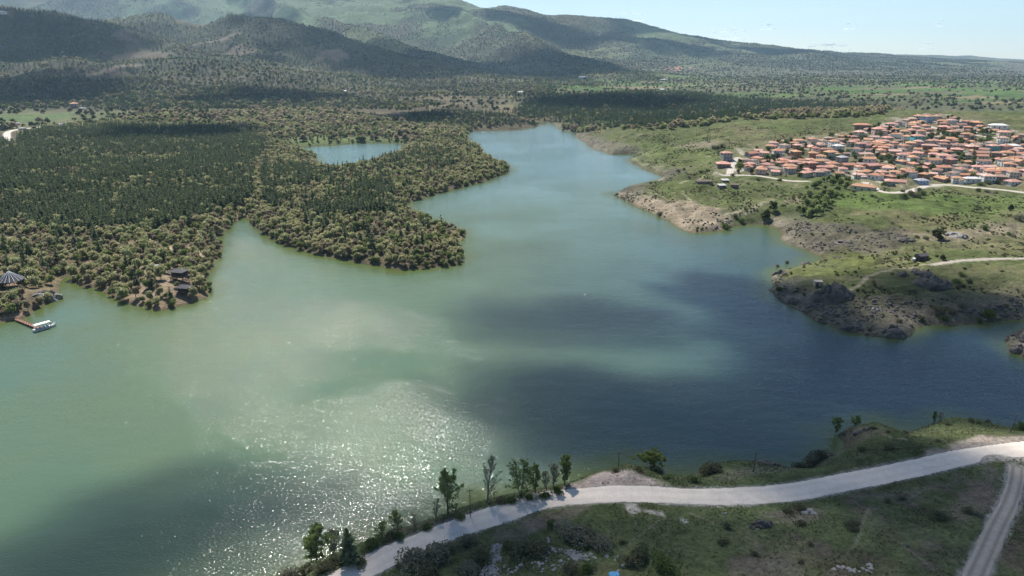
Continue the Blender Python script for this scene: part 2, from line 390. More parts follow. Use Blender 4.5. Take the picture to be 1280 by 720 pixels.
paint(zone([(980,385),(1060,370),(1130,375),(1200,385),(1280,370),(1290,402),(1140,412),(1085,424),(1000,400)], 5, 6, 14) * 0.4, (.105, .095, .065))
paint(zone([(985,372),(1050,362),(1070,368),(1015,384)], 3, 2, 8) * 0.55, (.26, .22, .16))
paint(zone([(1000,318),(1060,312),(1100,322),(1080,345),(1050,342),(1010,345),(975,350)], 5, 3, 16) * 0.75, (.10, .118, .032))
paint(zone([(1060,336),(1090,340),(1140,334),(1180,332),(1280,335),(1290,370),(1150,372),(1080,368)], 6, 5, 14) * 0.5, (.062, .070, .033))
paint(zone([(700,616),(722,603),(745,591),(790,589),(815,598),(835,607),(780,609),(740,612)], 1.6, 1.4, 5), (.43, .345, .29))
paint(zone([(1130,582),(1160,566),(1195,552),(1230,545),(1262,548),(1290,548),(1290,556),(1220,565),(1180,573)], 1.6, 2.0, 6) * 0.95, (.42, .345, .28))
paint(zone([(1000,583),(1044,556),(1050,538),(1091,533),(1110,541),(1060,560),(1020,582)], 2, 2, 7) * .55, (.165, .14, .105)); paint(zone([(905,590),(940,584),(990,586),(960,596),(900,600)], 2, 2, 6) * .5, (.16, .14, .11))
paint(zone([(1195,572),(1240,566),(1290,563),(1290,580),(1250,574)], 1.5, 1.0, 5), (.40, .36, .31))
for z_ in ([(782,630),(797,630),(799,638),(790,643),(784,638)], [(803,637),(828,640),(832,646),(812,641)], [(850,646),(858,648),(860,654),(851,653)]): paint(zone(z_, 0.35, 0.3, 3) * 0.9, (.44, .40, .34))
for z_ in ([(620,668),(665,645),(690,655),(660,672),(640,690)], [(655,648),(705,632),(740,632),(700,650),(670,668)], [(900,700),(1000,690),(1010,720),(920,722)], [(1180,640),(1235,585),(1252,598),(1235,640),(1190,670)], [(960,645),(1000,632),(1040,640),(1010,655)], [(1060,620),(1180,600),(1230,590),(1150,625)]):
    paint(zone(z_, 2.0, 2.6, 6) * 0.55, (.185, .145, .12))
for t_, w_ in (([(1086,634),(1078,655),(1070,680),(1048,703)], .22), ([(1120,675),(1150,698),(1180,722)], .2), ([(860,640),(890,652),(915,660)], .18), ([(775,690),(800,668),(830,648)], .16), ([(790,640),(797,663)], .14), ([(960,655),(1000,648),(1035,650)], .2), ([(935,585),(1000,572),(1060,545),(1090,536)], .2), ([(1090,536),(1112,546),(1135,550)], .25), ([(985,610),(1020,606),(1060,598)], .2)):
    paint(trail(t_, w_, 0.12) * 0.6, (.27, .225, .17))
for t_, w_ in (([(775,246),(830,255),(850,272),(862,286)], .6), ([(800,240),(840,250),(870,262),(885,285)], .5), ([(820,238),(858,245),(870,280)], .6), ([(900,288),(912,272),(940,262),(985,250)], 1.2), ([(885,290),(900,272),(930,262)], 1.0), ([(850,200),(885,195),(905,190)], .8), ([(780,195),(815,208),(850,205)], .7), ([(1050,366),(1075,356),(1090,344),(1110,338),(1140,335),(1170,331)], 0.9), ([(850,230),(890,215),(905,208)], .8)):
    paint(trail(t_, w_, 0.4) * 0.7, (.33, .28, .2))
paint(zone([(770,197),(830,214),(900,208),(890,190),(830,178),(760,182)], 12, 8, 30) * 0.55, (.10, .13, .038))
paint(zone([(725,170),(760,176),(800,188),(765,193),(735,182)], 8, 6, 14) * 0.7, (.14, .125, .095))
paint(zone([(840,180),(890,176),(900,183),(850,187)], 10, 8, 14) * 0.7, (.19, .16, .115))
vill = zone([(893,218),(900,196),(950,180),(1000,172),(1080,162),(1100,152),(1160,143),(1200,146),(1260,160),(1300,168),(1300,234),(1180,232),(1130,236),(1080,232),(1050,216),(1000,221)], 8, 5, 20)
paint(vill * 0.85, (.16, .145, .085)); paint(vill * sst(0.1, 0.5, nB) * 0.6, (.10, .12, .04)); paint(vill * sst(0.25, 0.6, fbm(GX, GY, 14, 3, 95)) * 0.8, (.38, .34, .275))
paint(sst(3.0, -0.5, GD) * (GD > -60) * 0.8, (.10, .085, .05))     # wet margin
for name, pts, hw in ROADS:
    P = np.array(pts); m = (GX > P[:, 0].min() - 12) & (GX < P[:, 0].max() + 12) & (GY > P[:, 1].min() - 12) & (GY < P[:, 1].max() + 12)
    d, _ = ldist(pts, GX[m], GY[m]); mk = np.zeros(GX.size); mk[m] = (1 - sst(hw - 0.2, hw + 0.9, d + 0.5 * nC[m])); paint(mk * 0.85, (.36, .33, .29))
CA = np.clip(CA, 0.012, 0.6)
idx = np.arange(NA * NR, dtype=np.int32).reshape(NR, NA)
Q = np.stack([idx[:-1, :-1], idx[:-1, 1:], idx[1:, 1:], idx[1:, :-1]], -1).reshape(-1, 4)[:, ::-1]
me = mesh_np('ground', np.column_stack([GX, GY, GZ]), Q, True); vcol(me, 'albedo', CA)

def ground_material():
    m, nt = newmat('ground'); o = N(nt, 'ShaderNodeOutputMaterial'); p = N(nt, 'ShaderNodeBsdfPrincipled')
    at = N(nt, 'ShaderNodeVertexColor'); at.layer_name = 'albedo'; g = N(nt, 'ShaderNodeNewGeometry')
    n1 = noise_node(nt, 0.9, 6, 0.7, g.outputs['Position']); n2 = noise_node(nt, 0.16, 6, 0.65, g.outputs['Position']); n3 = noise_node(nt, 0.021, 8, 0.72, g.outputs['Position'])
    f = math_(nt, 'MULTIPLY', mrange(nt, n1.outputs[0], 0.3, 0.7, 0.55, 1.45), mrange(nt, n2.outputs[0], 0.3, 0.7, 0.68, 1.32))
    f = math_(nt, 'MULTIPLY', f, mrange(nt, n3.outputs[0], 0.3, 0.7, 0.66, 1.34))
    mm = N(nt, 'ShaderNodeVectorMath', operation='SCALE'); L_(nt, at.outputs[0], mm.inputs[0]); L_(nt, f, mm.inputs['Scale'])
    n4 = noise_node(nt, 0.5, 3, 0.6, g.outputs['Position'])
    c = mixc(nt, mrange(nt, n4.outputs[0], 0.56, 0.72, 0, 0.35), mm.outputs[0], (.16, .14, .10), 'MIX')
    L_(nt, c, p.inputs['Base Color']); p.inputs['Roughness'].default_value = 0.95; p.inputs['Specular IOR Level'].default_value = 0.1
    b1 = N(nt, 'ShaderNodeBump'); b1.inputs['Strength'].default_value = 0.9; b1.inputs['Distance'].default_value = 0.45; L_(nt, n1.outputs[0], b1.inputs['Height'])
    b2 = N(nt, 'ShaderNodeBump'); b2.inputs['Strength'].default_value = 0.6; b2.inputs['Distance'].default_value = 10.0; L_(nt, n3.outputs[0], b2.inputs['Height']); L_(nt, b1.outputs[0], b2.inputs['Normal'])
    L_(nt, b2.outputs[0], p.inputs['Normal']); L_(nt, p.outputs[0], o.inputs[0]); return m
go = link('ground', me, ground_material()); tag(go, kind='structure', label='rolling ground of turf, earth, fields and wooded hills', cat='ground')

# ------------------------------------------------------------------ water
sel = (GD.reshape(NR, NA) < 6); cs = sel[:-1, :-1] | sel[:-1, 1:] | sel[1:, 1:] | sel[1:, :-1]
Qw = np.stack([idx[:-1, :-1], idx[:-1, 1:], idx[1:, 1:], idx[1:, :-1]], -1)[cs][:, ::-1]
used, inv = np.unique(Qw, return_inverse=True)
wv = np.column_stack([GX[used], GY[used], np.zeros(used.size)])
me = mesh_np('lake_water', wv, inv.reshape(-1, 4), True)
shore = np.clip(-GD[used], 0, 60); vcol(me, 'shore', np.repeat(shore[:, None] / 60, 3, 1))
def water_material():
    m, nt = newmat('lake_water'); o = N(nt, 'ShaderNodeOutputMaterial'); p = N(nt, 'ShaderNodeBsdfPrincipled')
    g = N(nt, 'ShaderNodeNewGeometry'); at = N(nt, 'ShaderNodeVertexColor'); at.layer_name = 'shore'
    big = noise_node(nt, 0.009, 4, 0.55, g.outputs['Position']); mid = noise_node(nt, 0.035, 4, 0.6, g.outputs['Position'])
    c = mixc(nt, mrange(nt, big.outputs[0], 0.35, 0.65, 0, 1), (.076, .126, .074), (.100, .136, .062))
    sx = N(nt, 'ShaderNodeSeparateXYZ'); L_(nt, g.outputs['Position'], sx.inputs[0])
    c = mixc(nt, mrange(nt, sx.outputs[1], 420, 760, 0, 0.8), c, (.095, .185, .195))  # brighter turquoise puts the far sky reflection into the base colour
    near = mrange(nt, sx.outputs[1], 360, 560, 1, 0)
    c = mixc(nt, math_(nt, 'MULTIPLY', near, mrange(nt, math_(nt, 'ADD', sx.outputs[0], mrange(nt, big.outputs[0], 0.3, 0.7, -60, 60)), -60, 110, 0, 0.8)), c, (.016, .046, .068))  # navy puts the cloud shade on the near right water into its colour
    dist = math_(nt, 'ADD', at.outputs[0], mrange(nt, mid.outputs[0], 0.3, 0.7, -0.06, 0.06))
    c = mixc(nt, mrange(nt, dist, 0.0, 0.20, 1, 0), c, (.075, .098, .022))  # olive margin: shallow water, with tree reflections put into the colour too
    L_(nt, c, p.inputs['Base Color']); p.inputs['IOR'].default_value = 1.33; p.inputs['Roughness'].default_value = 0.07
    mp = N(nt, 'ShaderNodeMapping'); mp.inputs['Rotation'].default_value = (0, 0, R(12)); mp.inputs['Scale'].default_value = (0.62, 1.25, 1.0); L_(nt, g.outputs['Position'], mp.inputs['Vector'])
    w1 = noise_node(nt, 1.9, 2, 0.45, mp.outputs[0]); w1.inputs['Distortion'].default_value = 0.4
    w2 = noise_node(nt, 0.16, 3, 0.5, mp.outputs[0])
    calm = mrange(nt, big.outputs[0], 0.36, 0.62, 0.45, 1.15)
    hgt = math_(nt, 'ADD', math_(nt, 'MULTIPLY', w1.outputs[0], 0.34), math_(nt, 'MULTIPLY', w2.outputs[0], 0.55))
    b = N(nt, 'ShaderNodeBump'); b.inputs['Distance'].default_value = 0.5; L_(nt, hgt, b.inputs['Height']); L_(nt, calm, b.inputs['Strength'])
    L_(nt, b.outputs[0], p.inputs['Normal']); L_(nt, p.outputs[0], o.inputs[0]); return m
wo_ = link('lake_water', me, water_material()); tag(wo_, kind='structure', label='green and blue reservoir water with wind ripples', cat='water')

# ------------------------------------------------------------------ haze and clouds
mh, nt = newmat('haze'); o = N(nt, 'ShaderNodeOutputMaterial'); vp = N(nt, 'ShaderNodeVolumePrincipled')
vp.inputs['Color'].default_value = (.50, .76, 1.0, 1); vp.inputs['Density'].default_value = 3.9e-5; vp.inputs['Anisotropy'].default_value = 0.25
L_(nt, vp.outputs[0], o.inputs['Volume'])
HB = (-17500, 17500, -250, 16500, -8.2, 860)
V = [(x, y, z) for z in HB[4:] for y in HB[2:4] for x in HB[:2]]
F = [(0, 2, 3, 1), (4, 5, 7, 6), (0, 1, 5, 4), (2, 6, 7, 3), (0, 4, 6, 2), (1, 3, 7, 5)]
tag(link('haze', mesh_np('haze', V, F), mh), kind='stuff', label='pale blue summer haze over the whole valley', cat='haze')
def cloud_material(peak, lum, thinback=False):
    m, nt = newmat('cloud'); o = N(nt, 'ShaderNodeOutputMaterial'); tc = N(nt, 'ShaderNodeTexCoord'); oi = N(nt, 'ShaderNodeObjectInfo')
    sc = N(nt, 'ShaderNodeVectorMath', operation='MULTIPLY'); sc.inputs[1].default_value = (1, 1, 0); L_(nt, tc.outputs['Object'], sc.inputs[0])
    ln = N(nt, 'ShaderNodeVectorMath', operation='LENGTH'); L_(nt, sc.outputs[0], ln.inputs[0])
    of = N(nt, 'ShaderNodeVectorMath', operation='ADD'); L_(nt, tc.outputs['Object'], of.inputs[0]); rv = N(nt, 'ShaderNodeCombineXYZ'); L_(nt, math_(nt, 'MULTIPLY', oi.outputs['Random'], 50.0), rv.inputs[0]); L_(nt, rv.outputs[0], of.inputs[1])
    n = noise_node(nt, 2.2, 5, 0.6, of.outputs[0])
    v = math_(nt, 'ADD', math_(nt, 'SUBTRACT', 1.0, ln.outputs['Value']), mrange(nt, n.outputs[0], 0.25, 0.75, -0.42, 0.30))
    a = N(nt, 'ShaderNodeMapRange'); a.interpolation_type = 'SMOOTHSTEP'; a.inputs[1].default_value = 0.02; a.inputs[2].default_value = 0.42; a.inputs[4].default_value = peak; L_(nt, v, a.inputs[0]); alpha = a.outputs[0]
    if thinback:    # the upper far side of a thin puff is thinner than its lower near side
        sy = N(nt, 'ShaderNodeSeparateXYZ'); L_(nt, tc.outputs['Object'], sy.inputs[0]); alpha = math_(nt, 'MULTIPLY', alpha, mrange(nt, math_(nt, 'ADD', sy.outputs[1], sy.outputs[2]), -0.35, 0.35, 1.0, 0.10))
    d = N(nt, 'ShaderNodeBsdfDiffuse'); d.inputs[0].default_value = (.92, .92, .93, 1); t = N(nt, 'ShaderNodeBsdfTranslucent'); t.inputs[0].default_value = (.92, .92, .93, 1)
    mx = N(nt, 'ShaderNodeMixShader'); mx.inputs[0].default_value = lum; L_(nt, d.outputs[0], mx.inputs[1]); L_(nt, t.outputs[0], mx.inputs[2])
    tr = N(nt, 'ShaderNodeBsdfTransparent'); m2 = N(nt, 'ShaderNodeMixShader'); L_(nt, alpha, m2.inputs[0]); L_(nt, tr.outputs[0], m2.inputs[1]); L_(nt, mx.outputs[0], m2.inputs[2])
    L_(nt, m2.outputs[0], o.inputs[0]); return m
CLOUDM = cloud_material(0.55, 0.5); DENSEM = cloud_material(0.85, 0.5); VEILM = cloud_material(0.62, 0.5); THINM = cloud_material(1.0, 0.85, True)
def cloud_mesh(seed, mat):
    bm = bmesh.new(); bmesh.ops.create_icosphere(bm, subdivisions=5, radius=1.0)
    off = Vector((seed * 7.1, seed * 3.3, 0))
    for v in bm.verts:
        c = v.co.copy(); n = mnoise.fractal(c * 1.7 + off, 0.8, 2.1, 5)
        r = 1 + 0.22 * n
        v.co = Vector((c.x * (1 + 0.1 * n), c.y * (1 + 0.1 * n), max(c.z, -0.35) * r + (0.35 * max(0, mnoise.noise(c * 3.1 + off)) if c.z > 0 else 0)))
    me = bpy.data.meshes.new('cloud'); bm.to_mesh(me); bm.free()
    me.polygons.foreach_set('use_smooth', np.ones(len(me.polygons), bool)); me.materials.append(mat); return me
CM = [cloud_mesh(i, CLOUDM) for i in range(4)]; CV = [cloud_mesh(i, VEILM) for i in range(4)]; CD = [cloud_mesh(i, DENSEM) for i in range(4)]; CT = [cloud_mesh(i + 5, THINM) for i in range(3)]
CLZ = 1150.0
# clouds overhead, out of the picture, each above what it shades: centre and half size of the shade as seen in the picture
for i, (px, py, rx, ry) in enumerate(SHADES):
    c, l, r_, t, b = hits([(px, py), (px - rx, py), (px + rx, py), (px, py - ry), (px, py + ry)])
    hx = max(25, np.hypot(*(r_ - l)[:2]) / 2); hy = max(25, min(np.hypot(*(t - b)[:2]) / 2, 2.2 * hx + 60)); c = b + (t - b) * min(1.0, hy / max(1.0, np.hypot(*(t - b)[:2]) / 2)) / 2
    tt = (CLZ - c[2]) / SUN[2]; o = bpy.data.objects.new('cloud_cover', (CV if i in (4, 5, 6, 7) or px == 560 else CM if i < 10 and i not in (0, 2) else CD)[i % 4]); COL.objects.link(o)
    o.location = (c[0] + SUN[0] * tt, c[1] + SUN[1] * tt, CLZ); o.scale = (hx * 1.25, hy * 1.25, min(hx, hy) * 0.35 + 15)
    o.rotation_euler = (0, 0, math.atan2(t[0] - b[0], t[1] - b[1]) * -1)
    tag(o, kind='structure', cat='cloud', label='broken white cumulus cloud drifting above the valley')
for x, y, z, sx, sy in ((250, 8600, 1800, 1100, 620), (-900, 9300, 2300, 1300, 700), (900, 8000, 2150, 700, 420)):   # farther clouds above the frame, seen in the water
    o = bpy.data.objects.new('cloud_cover', CT[int(z) % 3]); COL.objects.link(o); o.location = (x, y, z); o.scale = (sx, sy, 210)
    tag(o, kind='structure', cat='cloud', label='broken white cumulus cloud drifting above the valley')
for i, (px, py, wpx, hpx) in enumerate([(909, 44, 16, 4.0), (789, 22, 10, 3.4), (1028, 60, 22, 3.2), (958, 34, 7, 2.2), (1061, 33, 6, 2.6), (1173, 30, 6, 2.2), (1157, 58, 7, 2.4)]):
    x, y, z = at_dist(px, py, 25000.0); s = 25000.0 / cp / FPX
    o = bpy.data.objects.new('cloud', CT[i % 3]); COL.objects.link(o); o.location = (x, y, z - hpx * s * 0.3); o.scale = (wpx * s * 1.5, wpx * s * 1.1, hpx * s * 2.1)
    tag(o, ['broad low white cloud resting on the mountain crest', 'small white cloud above the steeper stretch of the mountain crest', 'long thin cloud low over the dropping crest', 'little cloud puff second highest in the open sky', 'small bright cloud puff high above the crest', 'highest small cloud puff over the plain', 'lowest faint cloud puff over the plain'][i], 'cloud', 'small clouds in the far sky')
print('setting', round(time.time() - T0, 1))
CLEARS = [(*hits([q[:2]])[0][:2], q[2]) for q in ((10, 352, 9), (8, 366, 6), (16, 362, 5), (225, 352, 6), (231, 368, 5), (197, 335, 4), (229, 313, 3.5), (30, 399, 6), (63, 364, 8))]
# ------------------------------------------------------------------ plants: geometry in numpy
def quads(C, U, V_):
    """one quad per centre from two half-axis vectors, as two triangles each"""
    n = len(C); P = np.stack([C - U - V_, C + U - V_, C + U + V_, C - U + V_], 1).reshape(-1, 3)
    b = np.arange(n)[:, None] * 4; F = np.concatenate([b + [0, 1, 2], b + [0, 2, 3]], 0); return P, F
def unit(a): return a / np.maximum(np.linalg.norm(a, axis=1, keepdims=True), 1e-9)
def randdir(rng, n): return unit(rng.normal(size=(n, 3)))
def leaves(rng, C, size, out=None, lie=0.5, asp=1.4):
    """leaf sprays at C, turned roughly outwards"""
    n = len(C); nrm = randdir(rng, n)
    if out is not None: nrm = unit(nrm * (1 - lie) + unit(out) * lie)
    a = unit(np.cross(nrm, randdir(rng, n))); b = np.cross(nrm, a); s = size * rng.uniform(0.6, 1.35, (n, 1)) * 0.5
    return quads(C, a * s * asp, b * s)
def tube(pts, rad, k=5):
    """tapered limb along points"""
    pts = np.asarray(pts, float); V = []; 
    for i, p in enumerate(pts):
        t = pts[min(i + 1, len(pts) - 1)] - pts[max(i - 1, 0)]; t = t / max(np.linalg.norm(t), 1e-9)
        a = np.cross(t, [1, 0, 0] if abs(t[0]) < 0.8 else [0, 1, 0]); a /= np.linalg.norm(a); b = np.cross(t, a)
        for j in range(k): V.append(p + rad[i] * (a * math.cos(2 * math.pi * j / k) + b * math.sin(2 * math.pi * j / k)))
    F = []
    for i in range(len(pts) - 1):
        for j in range(k):
            a0 = i * k + j; a1 = i * k + (j + 1) % k; F += [(a0, a1, a1 + k), (a0, a1 + k, a0 + k)]
    return np.array(V), np.array(F)
def joinm(parts):
    V = []; F = []; n = 0
    for v, f in parts: V.append(v); F.append(np.asarray(f) + n); n += len(v)
    return np.concatenate(V), np.concatenate(F)
def pine(seed, h=10.0, w=2.4, whorls=10, per=9):
    rng = np.random.default_rng(seed); C = []; U = []; W = []
    for i in range(whorls):
        t = i / (whorls - 1); z = h * (0.16 + 0.80 * t ** 0.92); r = w * (1 - t) ** 0.75 * (0.85 + 0.3 * rng.random()) + 0.18
        for j in range(max(4, int(per * (1 - 0.5 * t)))):
            a = rng.uniform(0, 2 * math.pi); rr_ = r * rng.uniform(0.6, 1.15)
            for q in (0.35, 0.8):
                d = np.array([math.cos(a), math.sin(a), -0.25 + 0.5 * t]); c = d * rr_ * q + [0, 0, z + rng.normal() * 0.22]
                C.append(c); U.append(d * rr_ * 0.34); s = np.array([-math.sin(a), math.cos(a), rng.normal() * 0.45]); W.append(s * (0.34 + 0.28 * r * (1 - q * 0.4)) * 0.62)
    crown = quads(np.array(C), np.array(U), np.array(W))
    tip = leaves(rng, np.column_stack([rng.normal(size=6) * 0.1, rng.normal(size=6) * 0.1, h * rng.uniform(0.93, 1.0, 6)]), 0.5)
    trunk = tube([(0, 0, -0.5), (0.05, 0, h * 0.4), (0, 0.03, h * 0.95)], [h * 0.018, h * 0.013, 0.02])
    return trunk, joinm([crown, tip])
def broadleaf(seed, h=8.0, w=3.4, n=950, leaf=0.5, lobes=10, bare=0.0, low=0.10):
    rng = np.random.default_rng(seed); L = []
    for k in range(lobes):
        a = rng.uniform(0, 2 * math.pi); q = rng.uniform(0.15, 0.72) if k else 0.0
        zc = h * rng.uniform(low + 0.20, 0.80) if k else h * 0.70
        L.append((np.array([math.cos(a) * q * w, math.sin(a) * q * w, zc]), w * rng.uniform(0.34, 0.58)))
    C = []; O = []
    for c, r in L:
        m = int(n / lobes); d = randdir(rng, m); rad = r * rng.uniform(0.35, 1.0, (m, 1)) ** 0.5 * np.where(rng.random((m, 1)) < .2, rng.uniform(1.0, 1.4, (m, 1)), 1)
        keep = rng.random(m) > 0.25 * (d[:, 2] < -0.4)
        C.append((c + d * rad * [1, 1, 0.95])[keep]); O.append(d[keep])
    C = np.concatenate(C); O = np.concatenate(O); m = C[:, 2] > h * low * 0.6
    parts = [leaves(rng, C[m], leaf, O[m], 0.35)]
    limbs = [tube([(0, 0, -0.5), (0.1 * w * rng.normal() * 0.4, 0.04 * w, h * 0.28), (0, 0, h * 0.66)], [h * 0.026, h * 0.019, h * 0.008])]
    for c, r in L[1:]:
        z0 = h * rng.uniform(0.2, 0.4); limbs.append(tube([(0, 0, z0), c * [0.5, 0.5, 0] + [0, 0, (z0 + c[2]) * 0.5 + 0.2], c], [h * 0.011, h * 0.008, h * 0.003], 4))
        for q in range(3):
            e = c + randdir(rng, 1)[0] * r * 0.85; limbs.append(tube([c * 0.8 + [0, 0, 0.2 * z0], e], [h * 0.004, h * 0.0015], 3))
    return joinm(limbs), joinm(parts)
def shrub(seed, w=1.5, h=1.3, n=300, leaf=0.28):
    rng = np.random.default_rng(seed); L = [(np.array([rng.normal() * w * 0.35, rng.normal() * w * 0.35, h * rng.uniform(0.25, 0.55)]), w * rng.uniform(0.35, 0.6)) for k in range(6)]
    C = []; O = []
    for c, r in L:
        m = n // 6; d = randdir(rng, m); C.append(c + d * r * rng.uniform(0.5, 1, (m, 1)) ** 0.5 * [1, 1, h / w * 0.9]); O.append(d)
    C = np.concatenate(C); O = np.concatenate(O); m = C[:, 2] > 0.02
    stems = [tube([(rng.normal() * 0.1, rng.normal() * 0.1, -0.2), c * [0.6, 0.6, 0.5], c + [0, 0, 0.2]], [0.035, 0.022, 0.008], 4) for c, r in L]
    return joinm(stems), leaves(rng, C[m], leaf, O[m], 0.4)
def branchy(seed, h, w, leafn, leaf, levels=3, upright=0.6, bare=0.2, stems=1, shape='oval', lean=0.0):
    """a near tree: forked limbs down to twigs with leaves along the outer twigs"""
    rng = np.random.default_rng(seed); tubes = []; ends = []
    def prof(t): return max(.12, math.sin(math.pi * min(1, .22 + .76 * t)) ** .75) if shape == 'oval' else 1 - .3 * t
    def grow(p, d, ln, r, lev):
        n = 4; pts = [p]; q = p.copy(); dd = d.copy()
        for i in range(n):
            dd = dd + rng.normal(size=3) * (0.05 if lev == 0 else 0.13) + np.array([0, 0, 0.05 * upright]); dd /= np.linalg.norm(dd); q = q + dd * ln / n; pts.append(q.copy())
        tubes.append(tube(pts, np.linspace(r, r * 0.45, n + 1), 5 if lev < 2 else 3))
        if lev >= levels: ends.append((pts[1], pts[-1])); return
        if lev >= levels - 1: ends.append((pts[2], pts[-1]))
        m = (5 if lev == 1 else 3) if lev else int(22 / stems ** .6)
        for k in range(m):
            t = rng.uniform(0.3, 1.0) if lev else 0.08 + 0.92 * (k + rng.random()) / m; i = min(int(t * n), n - 1); b = pts[i] + (pts[i + 1] - pts[i]) * (t * n - i)
            a = rng.uniform(0, 2 * math.pi); side = np.array([math.cos(a), math.sin(a), 0.0])
            nd = unit((dd * upright + side * (1.15 - upright * 0.6) + [0, 0, 0.25])[None])[0]
            f = prof(t) if lev == 0 else 1 - .5 * t
            grow(b, nd, (w if lev == 0 else ln * 0.55) * f * rng.uniform(0.75, 1.15), r * 0.42 * (1 - 0.3 * t), lev + 1)
    for s in range(stems):
        a = rng.uniform(0, 2 * math.pi); d0 = np.array([math.cos(a) * 0.28 * (stems > 1) + lean, math.sin(a) * 0.28 * (stems > 1), 1.0]); d0 /= np.linalg.norm(d0)
        grow(np.array([rng.normal() * 0.12 * (stems > 1), rng.normal() * 0.12 * (stems > 1), -0.3]), d0, h * rng.uniform(0.82, 0.95), h * 0.018 / math.sqrt(stems) + 0.02, 0)
    E0 = np.array([e[0] for e in ends]); E1 = np.array([e[1] for e in ends]); k = rng.integers(0, len(ends), leafn); t = rng.uniform(0.15, 1.1, (leafn, 1))
    C = E0[k] * (1 - t) + E1[k] * t + rng.normal(size=(leafn, 3)) * leaf * 0.9
    return joinm(tubes), leaves(rng, C, leaf, None, 0, 1.3)

M_PINE = leafmat('pine_needles', (.112, .155, .086), (.15, .19, .096), (.19, .205, .112), 0.45, 0.5)
M_OAK = leafmat('spring_leaves', (.43, .40, .22), (.32, .365, .165), (.47, .43, .26), 0.54, 0.45)
M_GREEN = leafmat('green_leaves', (.12, .165, .050), (.17, .205, .070), (.10, .14, .050), 0.45, 0.5)
M_DARKLEAF = leafmat('dark_leaves', (.056, .074, .034), (.085, .104, .044), (.10, .094, .054), 0.4, 0.6)
M_FRESH = leafmat('fresh_leaves', (.130, .175, .038), (.105, .15, .04), (.16, .18, .055), 0.45, 0.8)
M_GREYLEAF = leafmat('grey_buds', (.27, .255, .185), (.22, .225, .145), None, 0.45, 0.8)
M_SCRUB = leafmat('scrub', (.105, .125, .070), (.125, .125, .085), (.095, .115, .064), 0.45, 0.25)
M_HGREEN = leafmat('shore_leaves', (.22, .29, .09), (.26, .31, .11), (.19, .25, .085), .58, .8); M_HGREY = leafmat('shore_buds', (.34, .33, .25), (.30, .31, .20), None, .5, .8); M_HFRESH = leafmat('shore_fresh', (.27, .32, .085), (.24, .29, .08), (.32, .33, .12), .55, .8)
M_BARK = solid('bark', (.105, .080, .060), 0.9, 0.2, 2.0); M_GREYBARK = solid('grey_bark', (.17, .150, .130), 0.9, 0.2, 2.0)

def me_of(name, vf, mat):
    me = mesh_np(name, vf[0], vf[1]); me.materials.append(mat); return me
def both(name, tv, cv, tm, cm):
    """trunk and crown in one mesh, for the far wood only"""
    V, F = joinm([tv, cv]); me = mesh_np(name, V, F); me.materials.append(tm); me.materials.append(cm)
    mi = np.zeros(len(F), np.int32); mi[len(tv[1]):] = 1; me.polygons.foreach_set('material_index', mi[:len(me.polygons)]); return me
PINES = [pine(100 + i, h=[9.5, 11, 8, 10.3, 7.2][i], w=[2.2, 2.5, 2.0, 1.9, 1.9][i]) for i in range(5)]
OAKS = [broadleaf(200 + i, h=[7.6, 9.4, 6.6, 7.9, 6.6, 7.4, 8.2, 5.2][i], w=[3.4, 3.9, 3.1, 2.7, 2.9, 3.2, 2.6, 2.6][i], n=[950, 1100, 800, 800, 480, 900, 560, 700][i], lobes=[10, 13, 9, 8, 9, 11, 12, 7][i]) for i in range(8)]
def protos(name, meshes):
    c = bpy.data.collections.new(name)
    for i, m in enumerate(meshes):
        o = bpy.data.objects.new('%s_kind_%02d' % (name, i), m); c.objects.link(o)
    return c
PC_PINE = protos('pine_kinds', [both('pine_whole', t, c, M_BARK, M_PINE) for t, c in PINES])
M_BUD = leafmat('brown_buds', (.34, .28, .185), (.28, .235, .165), (.38, .32, .21), 0.45, 0.45); M_OLIVE = leafmat('olive_leaves', (.22, .27, .10), (.28, .315, .115), (.19, .225, .09), 0.48, 0.45)
OAKM = [M_OAK, M_OAK, M_OAK, M_OAK, M_BUD, M_OLIVE, M_BUD, M_OLIVE]
PC_OAK = protos('oak_kinds', [both('oak_whole', t, c, M_GREYBARK, m) for (t, c), m in zip(OAKS, OAKM)])
FARP = [pine(300 + i, h=[11, 13, 9.5][i], w=[2.9, 3.2, 2.8][i], whorls=6, per=6) for i in range(3)]
M_FARPINE = leafmat('far_needles', (.055, .088, .050), (.075, .105, .054), (.095, .115, .062), 0.38, 0.5)
PC_FARP = protos('far_pine_kinds', [both('far_pine', t, c, M_BARK, M_FARPINE) for t, c in FARP])
FARB = [broadleaf(320 + i, h=[8, 10, 6.5][i], w=[4.5, 5, 4.2][i], n=150, leaf=1.7, lobes=5) for i in range(3)]
PC_FARB = protos('far_broadleaf_kinds', [both('far_broadleaf', t, c, M_GREYBARK, m) for (t, c), m in zip(FARB, (M_OAK, M_BUD, M_OLIVE))])
PC_FARG = protos('far_green_kinds', [both('far_green', t, c, M_GREYBARK, M_DARKLEAF) for t, c in FARB])
PC_SCRUB = protos('scrub_kinds', [me_of('scrub_clump', broadleaf(340 + i, h=[6, 8, 5][i], w=[7, 9, 6][i], n=90, leaf=3.2, lobes=5, low=0.0)[1], M_SCRUB) for i in range(3)])

